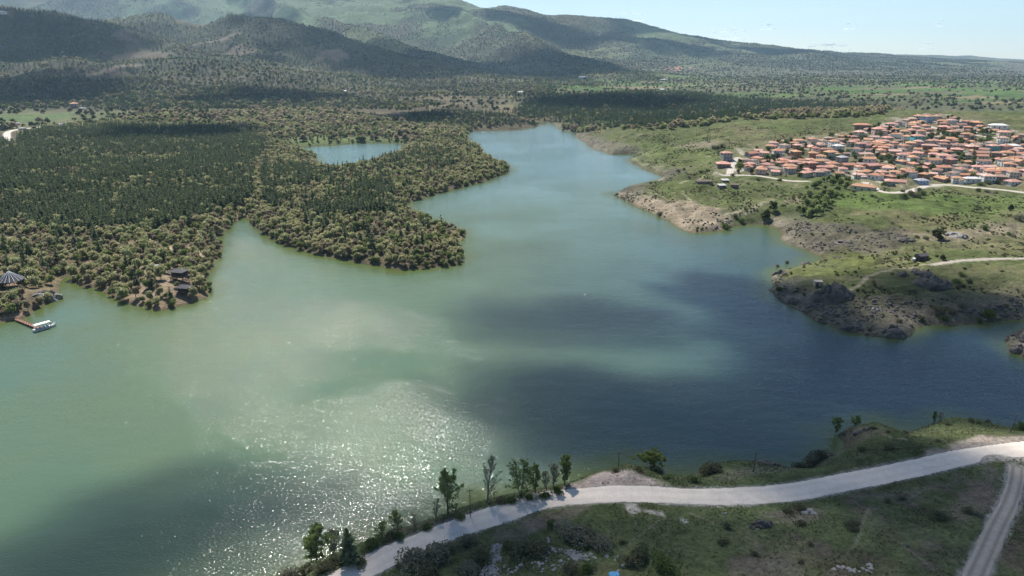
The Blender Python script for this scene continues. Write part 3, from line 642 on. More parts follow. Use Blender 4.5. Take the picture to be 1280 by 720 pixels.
def scatter(name, pts, kinds, coll, smin, smax, label, cat, rng):
    """one object whose points each carry one plant"""
    me = bpy.data.meshes.new(name); n = len(pts); me.vertices.add(n); me.vertices.foreach_set('co', np.asarray(pts, np.float32).ravel())
    for nm, ty, val in (('kind_index', 'INT', rng.integers(0, kinds, n).astype(np.int32)), ('turn', 'FLOAT', rng.uniform(0, 6.283, n).astype(np.float32)), ('size', 'FLOAT', rng.uniform(smin, smax, n).astype(np.float32))):
        a = me.attributes.new(nm, ty, 'POINT'); a.data.foreach_set('value', val)
    o = link(name, me); g = bpy.data.node_groups.new(name, 'GeometryNodeTree')
    g.interface.new_socket('Geometry', in_out='INPUT', socket_type='NodeSocketGeometry'); g.interface.new_socket('Geometry', in_out='OUTPUT', socket_type='NodeSocketGeometry')
    gi = g.nodes.new('NodeGroupInput'); go_ = g.nodes.new('NodeGroupOutput'); ip = g.nodes.new('GeometryNodeInstanceOnPoints'); ci = g.nodes.new('GeometryNodeCollectionInfo')
    ci.inputs['Collection'].default_value = coll; ci.inputs['Separate Children'].default_value = True; ci.inputs['Reset Children'].default_value = True
    def attr(nm, ty):
        k = g.nodes.new('GeometryNodeInputNamedAttribute'); k.data_type = ty; k.inputs[0].default_value = nm; return k.outputs['Attribute']
    cx = g.nodes.new('ShaderNodeCombineXYZ'); er = g.nodes.new('FunctionNodeEulerToRotation'); g.links.new(attr('turn', 'FLOAT'), cx.inputs[2]); g.links.new(cx.outputs[0], er.inputs[0])
    ip.inputs['Pick Instance'].default_value = True
    g.links.new(gi.outputs[0], ip.inputs['Points']); g.links.new(ci.outputs[0], ip.inputs['Instance']); g.links.new(attr('kind_index', 'INT'), ip.inputs['Instance Index'])
    g.links.new(er.outputs[0], ip.inputs['Rotation']); g.links.new(attr('size', 'FLOAT'), ip.inputs['Scale']); g.links.new(ip.outputs[0], go_.inputs[0])
    md = o.modifiers.new('plants', 'NODES'); md.node_group = g
    return tag(o, label, cat, kind='stuff')

def grid_pts(bb, sp, rng):
    xs = np.arange(bb[0], bb[1], sp); ys = np.arange(bb[2], bb[3], sp); X, Y = np.meshgrid(xs, ys)
    X = X + rng.uniform(-0.5, 0.5, X.shape) * sp; Y = Y + rng.uniform(-0.5, 0.5, Y.shape) * sp; return X.ravel(), Y.ravel()
def area_pts(pxs, sp, rng, z=None):
    P = hits(pxs)[:, :2] if z is None else on_plane(pxs, z)
    x, y = grid_pts((P[:, 0].min(), P[:, 0].max(), P[:, 1].min(), P[:, 1].max()), sp, rng)
    m = psdf(P, x, y) > 0; return x[m], y[m]
def inside(pxs, x, y, z=None):
    P = hits(pxs)[:, :2] if z is None else on_plane(pxs, z); return psdf(P, x, y)
def in_frame(x, y, z, pad=10):
    u, v = to_px(x, y, z); return (u > -pad) & (u < 1280 + pad) & (v > -pad) & (v < 720 + pad) & (y > 20)
rng = np.random.default_rng(5)

# ---- left woods, near
x, y = area_pts([(-420,410),(0,415),(90,395),(150,400),(270,390),(300,330),(575,350),(590,285),(520,280),(640,225),(640,203),(603,180),(588,160),(560,158),(500,158),(400,160),(330,160),(280,158),(150,156),(60,165),(20,180),(-100,190),(-330,195)], 3.6, rng, 4.0)
d = waterdist(x, y)
pz = [inside(q, x, y) for q in ([(-400,205),(0,170),(60,163),(150,158),(280,161),(335,178),(318,210),(318,245),(300,262),(240,277),(200,287),(140,292),(60,288),(0,290),(-400,300)], [(325,205),(400,215),(470,225),(500,245),(480,270),(400,275),(330,255)], [(470,190),(560,190),(590,200),(560,212),(480,215)])]
nz = fbm(x, y, 55, 3, 301); nz2 = fbm(x, y, 120, 3, 302)
pp = np.where(pz[0] > 0, 0.62 + 0.4 * nz, np.where(pz[1] > 0, 0.55 + 0.5 * nz, np.where(pz[2] > 0, 0.3, 0.10 + 0.12 * nz))); pp = np.where(d < 16, pp * 0.25, pp)
sparse = np.maximum(inside([(88,303),(150,318),(215,318),(258,335),(258,375),(200,392),(150,380),(95,352)], x, y) > -3, 0) * 1.0
clear = inside([(-300,294),(60,292),(130,298),(235,306),(240,316),(130,309),(40,304),(-300,306)], x, y) > 0
tip = inside([(172,345),(230,340),(244,372),(195,390),(165,375)], x, y) > 0
gone = sst(0.30, 0.62, nz2 + 0.5 * fbm(x, y, 30, 2, 303)) * np.where(pz[0] > 0, 0.40, np.where(d < 25, 0.15, 0.5))
reed = inside([(325,176),(400,168),(500,170),(520,180),(505,184),(400,184),(372,186)], x, y) > 0
keep = (d > 0.5) & ~(reed & (rng.random(x.size) < .9)) & (rng.random(x.size) > gone) & ~(clear & (rng.random(x.size) < 0.75)) & ~((sparse > 0) & (rng.random(x.size) < 0.22)) & ~(tip & (rng.random(x.size) < 0.40))
for n_, pts, hw in ROADS:
    if n_ == 'gravel_road': keep &= ldist(pts, x, y)[0] > hw + 4
for bx, by, br in CLEARS: keep &= np.hypot(x - bx, y - by) > br
x, y, pp, d = x[keep], y[keep], pp[keep], d[keep]; ispine = rng.random(x.size) < pp
oakthin = ~ispine & (rng.random(x.size) < 0.16); x, y, d, ispine = x[~oakthin], y[~oakthin], d[~oakthin], ispine[~oakthin]
z = height(x, y) - 0.1; P3 = np.column_stack([x, y, z]); vis = in_frame(x, y, z, 0)
def front(mask, n, ok):
    i = np.where(mask & ok)[0]; f = P3[i, 1] * cp - (P3[i, 2] - CAM[2]) * sp_; return i[np.argsort(f)[:n]]
# the trees that stand nearest are things of their own
NEARP = front(ispine, 290, vis); NEARO = front(~ispine, 268, vis)
def tree_kinds(name, geo, tm, cm):
    return [(me_of('trunk', t, tm), me_of('crown', c, cm)) for t, c in geo]
def plant_tree(name, kind, loc, s, rz, label, cat, group):
    o = empty(name, loc, rz); o.scale = (s, s, s); tag(o, label, cat, group)
    for nm, me_ in zip(('trunk', 'crown'), kind): c = bpy.data.objects.new(nm, me_); COL.objects.link(c); c.parent = o
    return o
KP = tree_kinds('pine', PINES, M_BARK, M_PINE); KO = [(me_of('trunk', t, M_GREYBARK), me_of('crown', c, m)) for (t, c), m in zip(OAKS, OAKM)]
def wood_zone(px, py):
    if px < 85: return 'by the jetty and conical pavilion'
    if px < 262 and py > 318: return 'around the dark lookout lodge'
    if px < 262: return 'behind the lodge point on the left shore'
    if px < 306: return 'at the head of the narrow left inlet'
    if py > 262: return 'on the blunt wooded point facing the open lake'
    return 'on the upper wooded point below the pond'
HT = {}
for i in NEARP:
    u, v = to_px(*P3[i]); s = rng.uniform(0.75, 1.1)
    plant_tree('pine_tree', KP[int(rng.integers(5))], P3[i], s, rng.uniform(0, 6.28), ('tall' if s > 0.95 else 'short') + ' dark green pine ' + wood_zone(u, v), 'pine tree', 'pines among the lakeside woods')
for i in NEARO:
    u, v = to_px(*P3[i]); s = rng.uniform(0.45, 0.9); kk = int(rng.integers(8))
    plant_tree('broadleaf_tree', KO[kk], P3[i], s, rng.uniform(0, 6.28), ('large' if s > 0.7 else 'small') + (' brown half bare' if kk in (4, 6) else ' fresh olive green' if kk in (5, 7) else ' tan leafing') + ' tree ' + wood_zone(u, v), 'tree', 'budding trees along the wooded shore')
rest = np.ones(x.size, bool); rest[NEARP] = False; rest[NEARO] = False
scatter('pine_forest', P3[ispine & rest], 5, PC_PINE, 0.7, 1.12, 'dense dark pine forest covering the left bank', 'forest', rng)
scatter('broadleaf_woodland', P3[~ispine & rest], 8, PC_OAK, 0.40, 0.88, 'olive brown spring woodland mixed through the left bank', 'woodland', rng)
print('near woods', x.size, round(time.time() - T0, 1))

# ---- woods, thickets and hedges farther off
def far_scatter():
    fp, fo, fg = [], [], []
    def put(lst, x, y, keep):
        x, y = x[keep], y[keep]; lst.append(np.column_stack([x, y, height(x, y) - 0.2]))
    for q, pr in (([(495,151),(520,142),(560,137),(640,143),(658,151),(650,158),(590,163),(520,160)], .95), ([(640,140),(655,128),(700,120),(800,114),(860,116),(950,124),(1050,130),(1125,134),(1080,140),(960,146),(900,150),(800,160),(720,159),(690,153),(655,150)], .97), ([(275,118),(330,112),(420,118),(500,128),(560,130),(500,138),(420,136),(330,138),(270,136)], .85), ([(-60,100),(120,100),(300,105),(330,118),(310,136),(200,140),(90,136),(-60,137)], .9)):
        x, y = area_pts(q, 7.5, rng); d = waterdist(x, y); k = (d > 3) & (rng.random(x.size) > 0.12 + 0.5 * sst(0.3, 0.6, fbm(x, y, 150, 3, 311))); p = rng.random(x.size) < pr
        put(fp, x, y, k & p); put(fo, x, y, k & ~p)
    # brown trees along the foot of the dark wood and the inlet
    x, y = area_pts([(640,152),(700,158),(720,160),(800,162),(900,152),(960,147),(1090,138),(1130,137),(1100,143),(1010,148),(905,154),(840,162),(730,166),(700,163),(680,156)], 7, rng); d = waterdist(x, y); put(fo, x, y, (d > 2) & (rng.random(x.size) < 0.75))
    # back woods round the pond
    x, y = area_pts([(265,142),(330,138),(420,138),(495,150),(520,160),(590,166),(600,190),(560,190),(510,184),(500,177),(430,177),(395,181),(375,178),(330,168),(280,158)], 7.5, rng); d = waterdist(x, y); nn = fbm(x, y, 110, 3, 313)
    k = (d > 3) & ~((inside([(325,176),(400,168),(500,170),(520,180),(505,184),(400,184),(372,186)], x, y) > 0) & (rng.random(x.size) < .85)) & (rng.random(x.size) < np.clip(0.75 - 0.9 * sst(0.1, 0.5, nn), 0.05, 1)); p = rng.random(x.size) < 0.30; put(fo, x, y, k & ~p); put(fg, x, y, k & p)
    # field trees on the left flat
    x, y = area_pts([(-80,137),(90,138),(270,140),(280,158),(150,156),(60,160),(-80,172)], 9, rng); nn = fbm(x, y, 130, 3, 315); k = rng.random(x.size) < 0.10 + sst(-0.4, 0.3, nn) * 0.6
    k &= ~(inside([(-60,144),(60,142),(90,140),(90,148),(40,153),(-60,154)], x, y) > 0)
    for n_, pts, hw in ROADS:
        if n_ == 'gravel_road': k &= ldist(pts, x, y)[0] > hw + 5
    put(fo, x, y, k & (rng.random(x.size) < .5)); put(fg, x, y, k & (rng.random(x.size) < .5))
    # the plain: clumps, hedge lines between fields and poplar rows
    x, y = grid_pts((-1300, 3300, 1500, 5600), 19, rng); k = ~((x < 1.2 * 1000) & (y < 1700) & (x < 400)); r = np.hypot(x, y)
    nn = fbm(x, y, 420, 4, 73); nb = fbm(x, y, 90, 3, 318)
    u = x * 0.93 + y * 0.36 + 60 * fbm(x, y, 900, 2, 71); v = -x * 0.36 + y * 0.93; hv = np.abs((v / 95.0) % 1 - 0.5) > 0.40; hedge = hv & (vn(np.floor(v / 95.0 + 0.5), u / 300.0, 77) > 0.55)
    dens = 0.30 * sst(0.05, 0.5, nn + 0.5 * nb) + 0.85 * hedge + 0.28 * sst(2600, 3800, r); zz = height(x, y)
    left = x < 150; dens = np.where(left, 0.55 * sst(-0.3, 0.3, nn + 0.6 * nb), dens)
    k = (rng.random(x.size) < dens) & (waterdist(x, y) > 4) & (r > 1520) & in_frame(x, y, zz, 200)
    k &= ~((np.abs(x) < 0.9 * y) & (inside([(640,150),(690,155),(800,162),(960,147),(1130,134),(1050,130),(950,124),(860,116),(700,120),(640,130)], x, y) > 0))
    gf = rng.random(x.size) < 0.55; put(fg, x, y, k & gf); put(fo, x, y, k & ~gf)
    # hills and mountain
    x, y = grid_pts((-3200, 700, 1750, 3950), 11.5, rng); zz = relief(x, y); n1 = fbm(x, y, 190, 4, 89); n2 = fbm(x, y, 160, 3, 320); k = in_frame(x, y, zz, 120) & (zz > 15)
    dn = np.clip(0.92 - 1.3 * sst(0.42, 0.65, n1), 0.08, 1) * (0.75 + 0.3 * n2); k &= rng.random(x.size) < dn; p = rng.random(x.size) < np.clip(0.72 + 0.8 * n2, 0.1, 0.95); put(fp, x, y, k & p); put(fo, x, y, k & ~p & (rng.random(x.size) < .6))
    x, y = grid_pts((-4200, 4600, 3900, 8200), 15.5, rng); zz = relief(x, y); n1 = fbm(x, y, 420, 5, 81) + 0.4 * fbm(x, y, 110, 4, 83); k = in_frame(x, y, zz, 60) & (zz > 40)
    k &= rng.random(x.size) < np.clip(0.80 - 1.1 * sst(-0.15, 0.45, n1), 0.05, 1); pts = np.column_stack([x[k], y[k], zz[k] - 0.3])
    fp, fo, fg = map(np.concatenate, (fp, fo, fg))
    print('far plants', len(fp), len(fo), len(fg), len(pts))
    scatter('far_pine_forest', fp, 3, PC_FARP, 0.7, 1.1, 'dark pine woods on the hills and behind the lake head', 'forest', rng)
    scatter('far_broadleaf_woodland', fo, 3, PC_FARB, 0.6, 1.1, 'brown leafing woodland beyond the pond and on the slopes', 'woodland', rng)
    scatter('plain_woodland', fg, 3, PC_FARG, 0.5, 1.0, 'dark green thickets and hedge lines across the plain', 'woodland', rng)
    scatter('mountain_scrub', pts, 3, PC_SCRUB, 0.3, 0.62, 'grey green scrub dotting the big mountain', 'scrub', rng)
far_scatter()
print('far woods', round(time.time() - T0, 1))
# ------------------------------------------------------------------ roads as worn strips on their beds
def road_material(name, c1, c2, track):
    m, nt = newmat(name); o = N(nt, 'ShaderNodeOutputMaterial'); p = N(nt, 'ShaderNodeBsdfPrincipled'); g = N(nt, 'ShaderNodeNewGeometry'); at = N(nt, 'ShaderNodeVertexColor'); at.layer_name = 'wear'
    n1 = noise_node(nt, 0.35, 6, 0.65, g.outputs['Position']); n2 = noise_node(nt, 3.0, 4, 0.6, g.outputs['Position'])
    c = mixc(nt, mrange(nt, n1.outputs[0], 0.35, 0.65, 0, 1), c1, c2); c = mixc(nt, mrange(nt, at.outputs[0], 0, 1, 0, track), c, (c2[0] * .55, c2[1] * .52, c2[2] * .48))
    mm = N(nt, 'ShaderNodeVectorMath', operation='SCALE'); L_(nt, c, mm.inputs[0]); L_(nt, mrange(nt, n2.outputs[0], 0.3, 0.7, 0.86, 1.12), mm.inputs['Scale'])
    L_(nt, mm.outputs[0], p.inputs['Base Color']); p.inputs['Roughness'].default_value = 0.9; p.inputs['Specular IOR Level'].default_value = 0.15
    b = N(nt, 'ShaderNodeBump'); b.inputs['Strength'].default_value = 0.5; b.inputs['Distance'].default_value = 0.06; L_(nt, n2.outputs[0], b.inputs['Height']); L_(nt, b.outputs[0], p.inputs['Normal'])
    L_(nt, p.outputs[0], o.inputs[0]); return m
RM = {'road': road_material('pale_gravel', (.77, .67, .565), (.66, .575, .48), 0.16), 'dirt_track': road_material('rutted_dirt', (.44, .385, .325), (.36, .315, .26), 0.8),
      'village_lane': road_material('lane_dust', (.52, .47, .40), (.44, .40, .34), 0.4), 'gravel_road': road_material('white_gravel', (.6, .54, .46), (.5, .45, .38), 0.3)}
RL = {'road': 'wide pale grey gravel road sweeping along the near shore', 'dirt_track': 'narrow rutted dirt track', 'village_lane': 'dusty pale village lane between houses', 'gravel_road': 'white gravel road beyond the left forest'}
for name, pts, hw in ROADS:
    L = smooth_line(pts, 5) if name in ('road', 'dirt_track') else np.array(pts); n = len(L); T = np.gradient(L[:, :2], axis=0); T = unit(T); S = np.column_stack([T[:, 1], -T[:, 0]])
    K = 13; V = []; W = []
    for j in range(K):
        q = -1 + 2 * j / (K - 1); xy = L[:, :2] + S * (q * hw)[..., None] if np.ndim(q) else L[:, :2] + S * q * hw
        if j in (0, K - 1): xy = xy + S * (q * (0.17 * hw ** 0.5 * (1.3 * fbm(xy[:, 0], xy[:, 1], 11.0, 3, 401) + 0.7 * fbm(xy[:, 0], xy[:, 1], 1.6, 3, 402))))[:, None]
        zz = L[:, 2] + 0.05 * (1 - q * q) - 0.01
        if j in (0, K - 1): zz = L[:, 2] - 0.11
        V.append(np.column_stack([xy, zz])); W.append(np.full(n, math.exp(-((abs(q) - 0.45) / 0.16) ** 2) + (0.8 if abs(q) > 0.9 else 0)))
    V = np.stack(V, 1).reshape(-1, 3); W = np.clip(np.stack(W, 1).ravel(), 0, 1); I = np.arange(n * K).reshape(n, K)
    F = np.stack([I[:-1, :-1], I[:-1, 1:], I[1:, 1:], I[1:, :-1]], -1).reshape(-1, 4)
    me = mesh_np(name, V, F, True); vcol(me, 'wear', np.repeat(W[:, None], 3, 1)); tag(link(name, me, RM[name]), kind='structure', label=RL[name], cat='road')

# ------------------------------------------------------------------ solids for buildings and small things
def box(cx, cy, cz, sx, sy, sz):
    V = np.array([(cx + i * sx / 2, cy + j * sy / 2, cz + k * sz / 2) for k in (-1, 1) for j in (-1, 1) for i in (-1, 1)])
    F = [(0, 2, 3, 1), (4, 5, 7, 6), (0, 1, 5, 4), (2, 6, 7, 3), (0, 4, 6, 2), (1, 3, 7, 5)]; return V, F
def poly(name, parts, mat=None, parent=None, smooth=False, bevel=0.0):
    me = bpy.data.meshes.new(name); V = []; F = []
    for v, f in parts:
        n = len(V); V += [tuple(map(float, p)) for p in v]; F += [tuple(int(i) + n for i in q) for q in f]
    me.from_pydata(V, [], F); bm = bmesh.new(); bm.from_mesh(me); bmesh.ops.recalc_face_normals(bm, faces=bm.faces)
    if bevel: bmesh.ops.bevel(bm, geom=bm.edges[:], offset=bevel, segments=1, affect='EDGES')
    bm.to_mesh(me); bm.free()
    if smooth: me.polygons.foreach_set('use_smooth', np.ones(len(me.polygons), bool))
    return link(name, me, mat, parent)
def cyl(p0, p1, r0, r1=None, k=8):
    p0 = np.array(p0, float); p1 = np.array(p1, float); t = p1 - p0; t /= np.linalg.norm(t); r1 = r0 if r1 is None else r1
    a = np.cross(t, [1, 0, 0] if abs(t[0]) < .8 else [0, 1, 0]); a /= np.linalg.norm(a); b = np.cross(t, a)
    V = [p + r * (a * math.cos(2 * math.pi * j / k) + b * math.sin(2 * math.pi * j / k)) for p, r in ((p0, r0), (p1, r1)) for j in range(k)]
    F = [(j, (j + 1) % k, k + (j + 1) % k, k + j) for j in range(k)] + [tuple(range(k)), tuple(range(k, 2 * k))]; return V, F
def roof_solid(w, d, z, rise, over, kind):
    """hip or gable roof with thick eaves, ridge along x"""
    W, D = w / 2 + over, d / 2 + over; t = 0.16; hx = max(0.4, W - D * 0.95) if kind == 'hip' else W
    V = [(-W, -D, z - t), (W, -D, z - t), (W, D, z - t), (-W, D, z - t), (-W, -D, z), (W, -D, z), (W, D, z), (-W, D, z), (-hx, 0, z + rise), (hx, 0, z + rise)]
    F = [(3, 2, 1, 0), (0, 1, 5, 4), (1, 2, 6, 5), (2, 3, 7, 6), (3, 0, 4, 7), (4, 5, 9, 8), (6, 7, 8, 9), (5, 6, 9), (7, 4, 8)]; return V, F
def plain_mat(name, col, **k): return solid(name, col, **k)
def roof_material(name, col):
    m, nt = newmat(name); o = N(nt, 'ShaderNodeOutputMaterial'); p = N(nt, 'ShaderNodeBsdfPrincipled'); tc = N(nt, 'ShaderNodeTexCoord'); oi = N(nt, 'ShaderNodeObjectInfo')
    n = noise_node(nt, 0.9, 5, 0.65, tc.outputs['Object']); wv = N(nt, 'ShaderNodeTexWave'); wv.inputs['Scale'].default_value = 1.6; wv.inputs['Distortion'].default_value = 0.6; L_(nt, tc.outputs['Object'], wv.inputs[0])
    f = math_(nt, 'MULTIPLY', mrange(nt, n.outputs[0], 0.3, 0.7, 0.7, 1.25), mrange(nt, oi.outputs['Random'], 0, 1, 0.78, 1.15))
    mm = N(nt, 'ShaderNodeVectorMath', operation='SCALE'); mm.inputs[0].default_value = col; L_(nt, f, mm.inputs['Scale']); L_(nt, mm.outputs[0], p.inputs['Base Color'])
    p.inputs['Roughness'].default_value = 0.85; b = N(nt, 'ShaderNodeBump'); b.inputs['Strength'].default_value = 0.5; b.inputs['Distance'].default_value = 0.08; L_(nt, wv.outputs[1], b.inputs['Height']); L_(nt, b.outputs[0], p.inputs['Normal'])
    L_(nt, p.outputs[0], o.inputs[0]); return m
ROOFS = {'terracotta': roof_material('tile_terracotta', (.45, .21, .13)), 'salmon': roof_material('tile_salmon', (.54, .28, .215)), 'orange': roof_material('tile_orange', (.52, .275, .15)), 'weathered brown': roof_material('tile_brown', (.32, .22, .165)), 'faded pink': roof_material('tile_pink', (.58, .37, .29)), 'dull red': roof_material('tile_red', (.33, .18, .13)), 'white': roof_material('sheet_white', (.68, .67, .66)), 'grey': roof_material('sheet_grey', (.34, .34, .35))}
WALLS = {'white': solid('plaster_white', (.66, .64, .60), 0.9, .08), 'cream': solid('plaster_cream', (.52, .46, .37), 0.9, .1), 'grey': solid('plaster_grey', (.33, .32, .31), 0.9, .1), 'bare brick': solid('brick', (.34, .185, .13), 0.9, .14), 'pale blue': solid('plaster_blue', (.30, .42, .55), 0.9, .08), 'pinkish': solid('plaster_pink', (.54, .38, .34), 0.9, .1), 'teal': solid('plaster_teal', (.13, .38, .38), 0.9, .08), 'brown stone': solid('stone', (.22, .175, .14), 0.95, .2)}
GLASS = solid('window_glass', (.03, .035, .045), 0.15, .05, spec=0.5); DOORW = solid('door_wood', (.13, .075, .045), 0.7, .15); CHIM = solid('chimney_brick', (.36, .22, .17), 0.9, .15)
def house_proto(w, d, hh, storeys, kind, wing=False):
    r = empty('village_house'); rise = d * (0.20 if kind == 'hip' else 0.24)
    parts = [box(0, 0, hh / 2 - 1.0, w, d, hh + 2.0)]
    if wing: parts.append(box(w * 0.26, -d * 0.5 - 1.6, hh * 0.4 - 1.0, w * 0.44, 3.3, hh * 0.8 + 2.0))
    if kind == 'gable':
        for s in (-1, 1): parts.append(([(s * w / 2, -d / 2, hh), (s * w / 2, d / 2, hh), (s * w / 2, 0, hh + rise * 0.92), (s * (w / 2 - .2), -d / 2, hh), (s * (w / 2 - .2), d / 2, hh), (s * (w / 2 - .2), 0, hh + rise * 0.92)], [(0, 1, 2), (3, 5, 4), (0, 2, 5, 3), (1, 4, 5, 2), (0, 3, 4, 1)]))
    poly('wall', parts, WALLS['white'], r)
    rp = [roof_solid(w, d, hh + 0.17, rise, 0.55, kind)]
    if wing:
        v, f = roof_solid(w * 0.44, 4.0, hh * 0.8 + 0.17, 0.7, 0.4, 'hip'); rp.append((np.array(v) + [w * 0.26, -d * 0.5 - 1.9, 0], f))
    ro = poly('roof', rp, ROOFS['terracotta'], r)
    c = poly('chimney', [box(w * 0.22, d * 0.16, hh + rise * 0.55 + 0.6, 0.6, 0.6, 2.0), box(w * 0.22, d * 0.16, hh + rise * 0.55 + 1.66, 0.8, 0.8, 0.12)], CHIM, ro)
    st = hh / storeys
    for s in range(storeys):
        zc = s * st + st * 0.55
        xs = (-0.30, 0.0, 0.30) if not (wing and s < storeys) else (-0.34, -0.1)
        for i, q in enumerate(xs):
            if s == 0 and i == 1: poly('door', [box(q * w, -d / 2 - 0.02, 1.05, 1.1, 0.10, 2.1)], DOORW, r)
            else: poly('window', [box(q * w, -d / 2 - 0.02, zc, 1.25, 0.10, 1.3)], GLASS, r)
        poly('window', [box(-w / 2 - 0.02, 0, zc, 0.10, 1.2, 1.25)], GLASS, r)
    return r
HP = [house_proto(11.5, 9, 3.4, 1, 'hip'), house_proto(10, 8.5, 5.9, 2, 'hip'), house_proto(13.5, 8, 3.3, 1, 'gable'), house_proto(12, 8.5, 5.7, 2, 'hip', True), house_proto(9, 7, 3.0, 1, 'gable'), house_proto(16, 8, 3.6, 1, 'hip')]
HD = ['low hipped', 'two-storey hipped', 'long gabled', 'two-storey winged', 'small gabled', 'long hipped']
used_p = [False] * len(HP)
def copy_tree(o, parent=None):
    c = o.copy(); COL.objects.link(c)
    if parent is not None: c.parent = parent
    for k in o.children: copy_tree(k, c)
    return c
def put_house(k, x, y, rz, s, wall, roof, label, group='houses of the lakeside village', name=None):
    o = HP[k] if not used_p[k] else copy_tree(HP[k]); used_p[k] = True
    if name: o.name = name
    z = float(height(np.array([x]), np.array([y]))[0]); o.location = (x, y, z); o.rotation_euler = (0, 0, rz); o.scale = (s, s, s)
    for c in o.children:
        st = c.name.split('.')[0]
        if st in ('wall', 'roof'):
            c.material_slots[0].link = 'OBJECT'; c.material_slots[0].material = WALLS[wall] if st == 'wall' else ROOFS[roof]
    return tag(o, label, 'house', group)
# houses that stand out
HOUSES = []
def house_at(px, py, *a, **k):
    p = hits([(px, py)])[0]; HOUSES.append((p[0], p[1])); return put_house(a[0], p[0], p[1], *a[1:], **k)
house_at(904, 209, 0, R(-8), 1.12, 'brown stone', 'salmon', 'brown house standing alone at the west corner beside the pale lane')
house_at(908, 198, 1, R(5), 1.0, 'grey', 'salmon', 'dark grey walled house north of the lane at the west end')
house_at(1047, 189, 1, R(12), 1.0, 'white', 'white', 'bright white house with white roof amid the red roofs')
house_at(1052, 203, 1, R(20), .9, 'grey', 'grey', 'grey unroofed looking house below the bright white house')
house_at(1146, 178, 1, R(-5), 1.15, 'teal', 'salmon', 'tall teal walled house with salmon roof in the village middle')
house_at(1240, 189, 1, R(8), .95, 'teal', 'salmon', 'green teal house with red roof beside a dark cypress at the east edge')
house_at(1262, 186, 5, R(-6), 1.0, 'white', 'white', 'long white shed with a white roof at the east edge')
house_at(1256, 219, 5, R(-4), 1.35, 'pale blue', 'orange', 'long pale blue house under a wide orange roof near the lower lane')
house_at(1151, 229, 0, R(10), .85, 'pale blue', 'grey', 'small dark blue and grey building on the lower lane')
house_at(1214, 227, 5, R(-5), .8, 'white', 'white', 'white walled garage right above the lower lane')
house_at(1158, 152, 1, R(25), 1.1, 'pale blue', 'orange', 'pale blue walled house at the top of the village')
house_at(1114, 160, 3, R(-4), 1.0, 'teal', 'salmon', 'blue green house at the upper left end of the village')
house_at(1098, 168, 3, R(-4), 1.1, 'pinkish', 'salmon', 'two storey pinkish house with dark windows at the upper left end')
house_at(1077, 160.5, 5, R(-12), 1.15, 'brown stone', 'terracotta', 'long outlying farm building left of the upper rows')
house_at(1247, 160.5, 5, R(-10), 1.1, 'white', 'white', 'long white roofed building in the upper right row')
house_at(1079, 238, 5, R(-40), 1.1, 'cream', 'orange', 'long orange roofed house set askew below the village')
# the rest of the rows
VP = hits([(921,219),(922,202),(960,184),(1000,176),(1060,172),(1085,164),(1130,155),(1150,147),(1185,148),(1225,158),(1275,170),(1310,174),(1310,231),(1220,229),(1185,228),(1160,228),(1110,236),(1085,228),(1055,218),(1010,222),(975,219.5)])[:, :2]
GARD = [hits(q)[:, :2] for q in ([(1036,198),(1075,200),(1092,208),(1078,216),(1050,212)], [(1090,192),(1120,196),(1122,208),(1100,207)], [(1160,170),(1235,178),(1235,184),(1180,180),(1155,176)], [(1136,200),(1165,203),(1160,212),(1135,212)], [(1190,196),(1225,200),(1225,209),(1195,210)], [(955,195),(975,195),(978,202),(958,203)], [(1040,190),(1070,192),(1070,198),(1042,198)], [(1165,163),(1225,172),(1285,178),(1285,184),(1170,172)])]
vr = np.random.default_rng(77); x, y = grid_pts((VP[:, 0].min(), VP[:, 0].max(), VP[:, 1].min(), VP[:, 1].max()), 4.0, vr); o_ = vr.permutation(x.size); x, y = x[o_], y[o_]
ok = (psdf(VP, x, y) > 0)
for g_ in GARD: ok &= ~((psdf(g_, x, y) > -2) & (vr.random(x.size) < 0.93))
for n_, pts, hw in ROADS:
    if n_ == 'village_lane': ok &= ldist(pts, x, y)[0] > hw + 7
x, y = x[ok], y[ok]; u, v = to_px(x, y, height(x, y)); GARDEN = []
def v_zone(px, py):
    col = 'west' if px < 985 else 'mid west' if px < 1060 else 'middle' if px < 1130 else 'mid east' if px < 1205 else 'east'
    row = 'top rows' if py < 165 else 'upper rows' if py < 180 else 'central rows' if py < 196 else 'lower rows' if py < 212 else 'front row'
    return '%s, %s of village' % (row, col)
wl = ['white', 'cream', 'grey', 'bare brick', 'pinkish', 'brown stone', 'white', 'cream']; rl = ['terracotta', 'salmon', 'orange', 'salmon', 'terracotta', 'dull red', 'orange', 'weathered brown', 'faded pink']
n_h = 0
for a, b, uu, vv in zip(x, y, u, v):
    gap = 11.6 if vv > 178 else 14.0
    if n_h >= 272: break
    if any((a - p) ** 2 + (b - q) ** 2 < gap * gap for p, q in HOUSES): continue
    HOUSES.append((a, b)); n_h += 1
    k = int(vr.choice(6, p=[.26, .2, .18, .12, .16, .08])); W_ = wl[int(vr.integers(len(wl)))]; Rf = rl[int(vr.integers(len(rl)))]
    put_house(k, a, b, R(-8) + vr.normal() * 0.35 + (math.pi / 2 if vr.random() < 0.25 else 0), vr.uniform(0.70, 1.0), W_, Rf, '%s house, %s walls, %s roof, %s' % (HD[k], W_, Rf, v_zone(uu, vv)))
print('houses', len(HOUSES), round(time.time() - T0, 1))
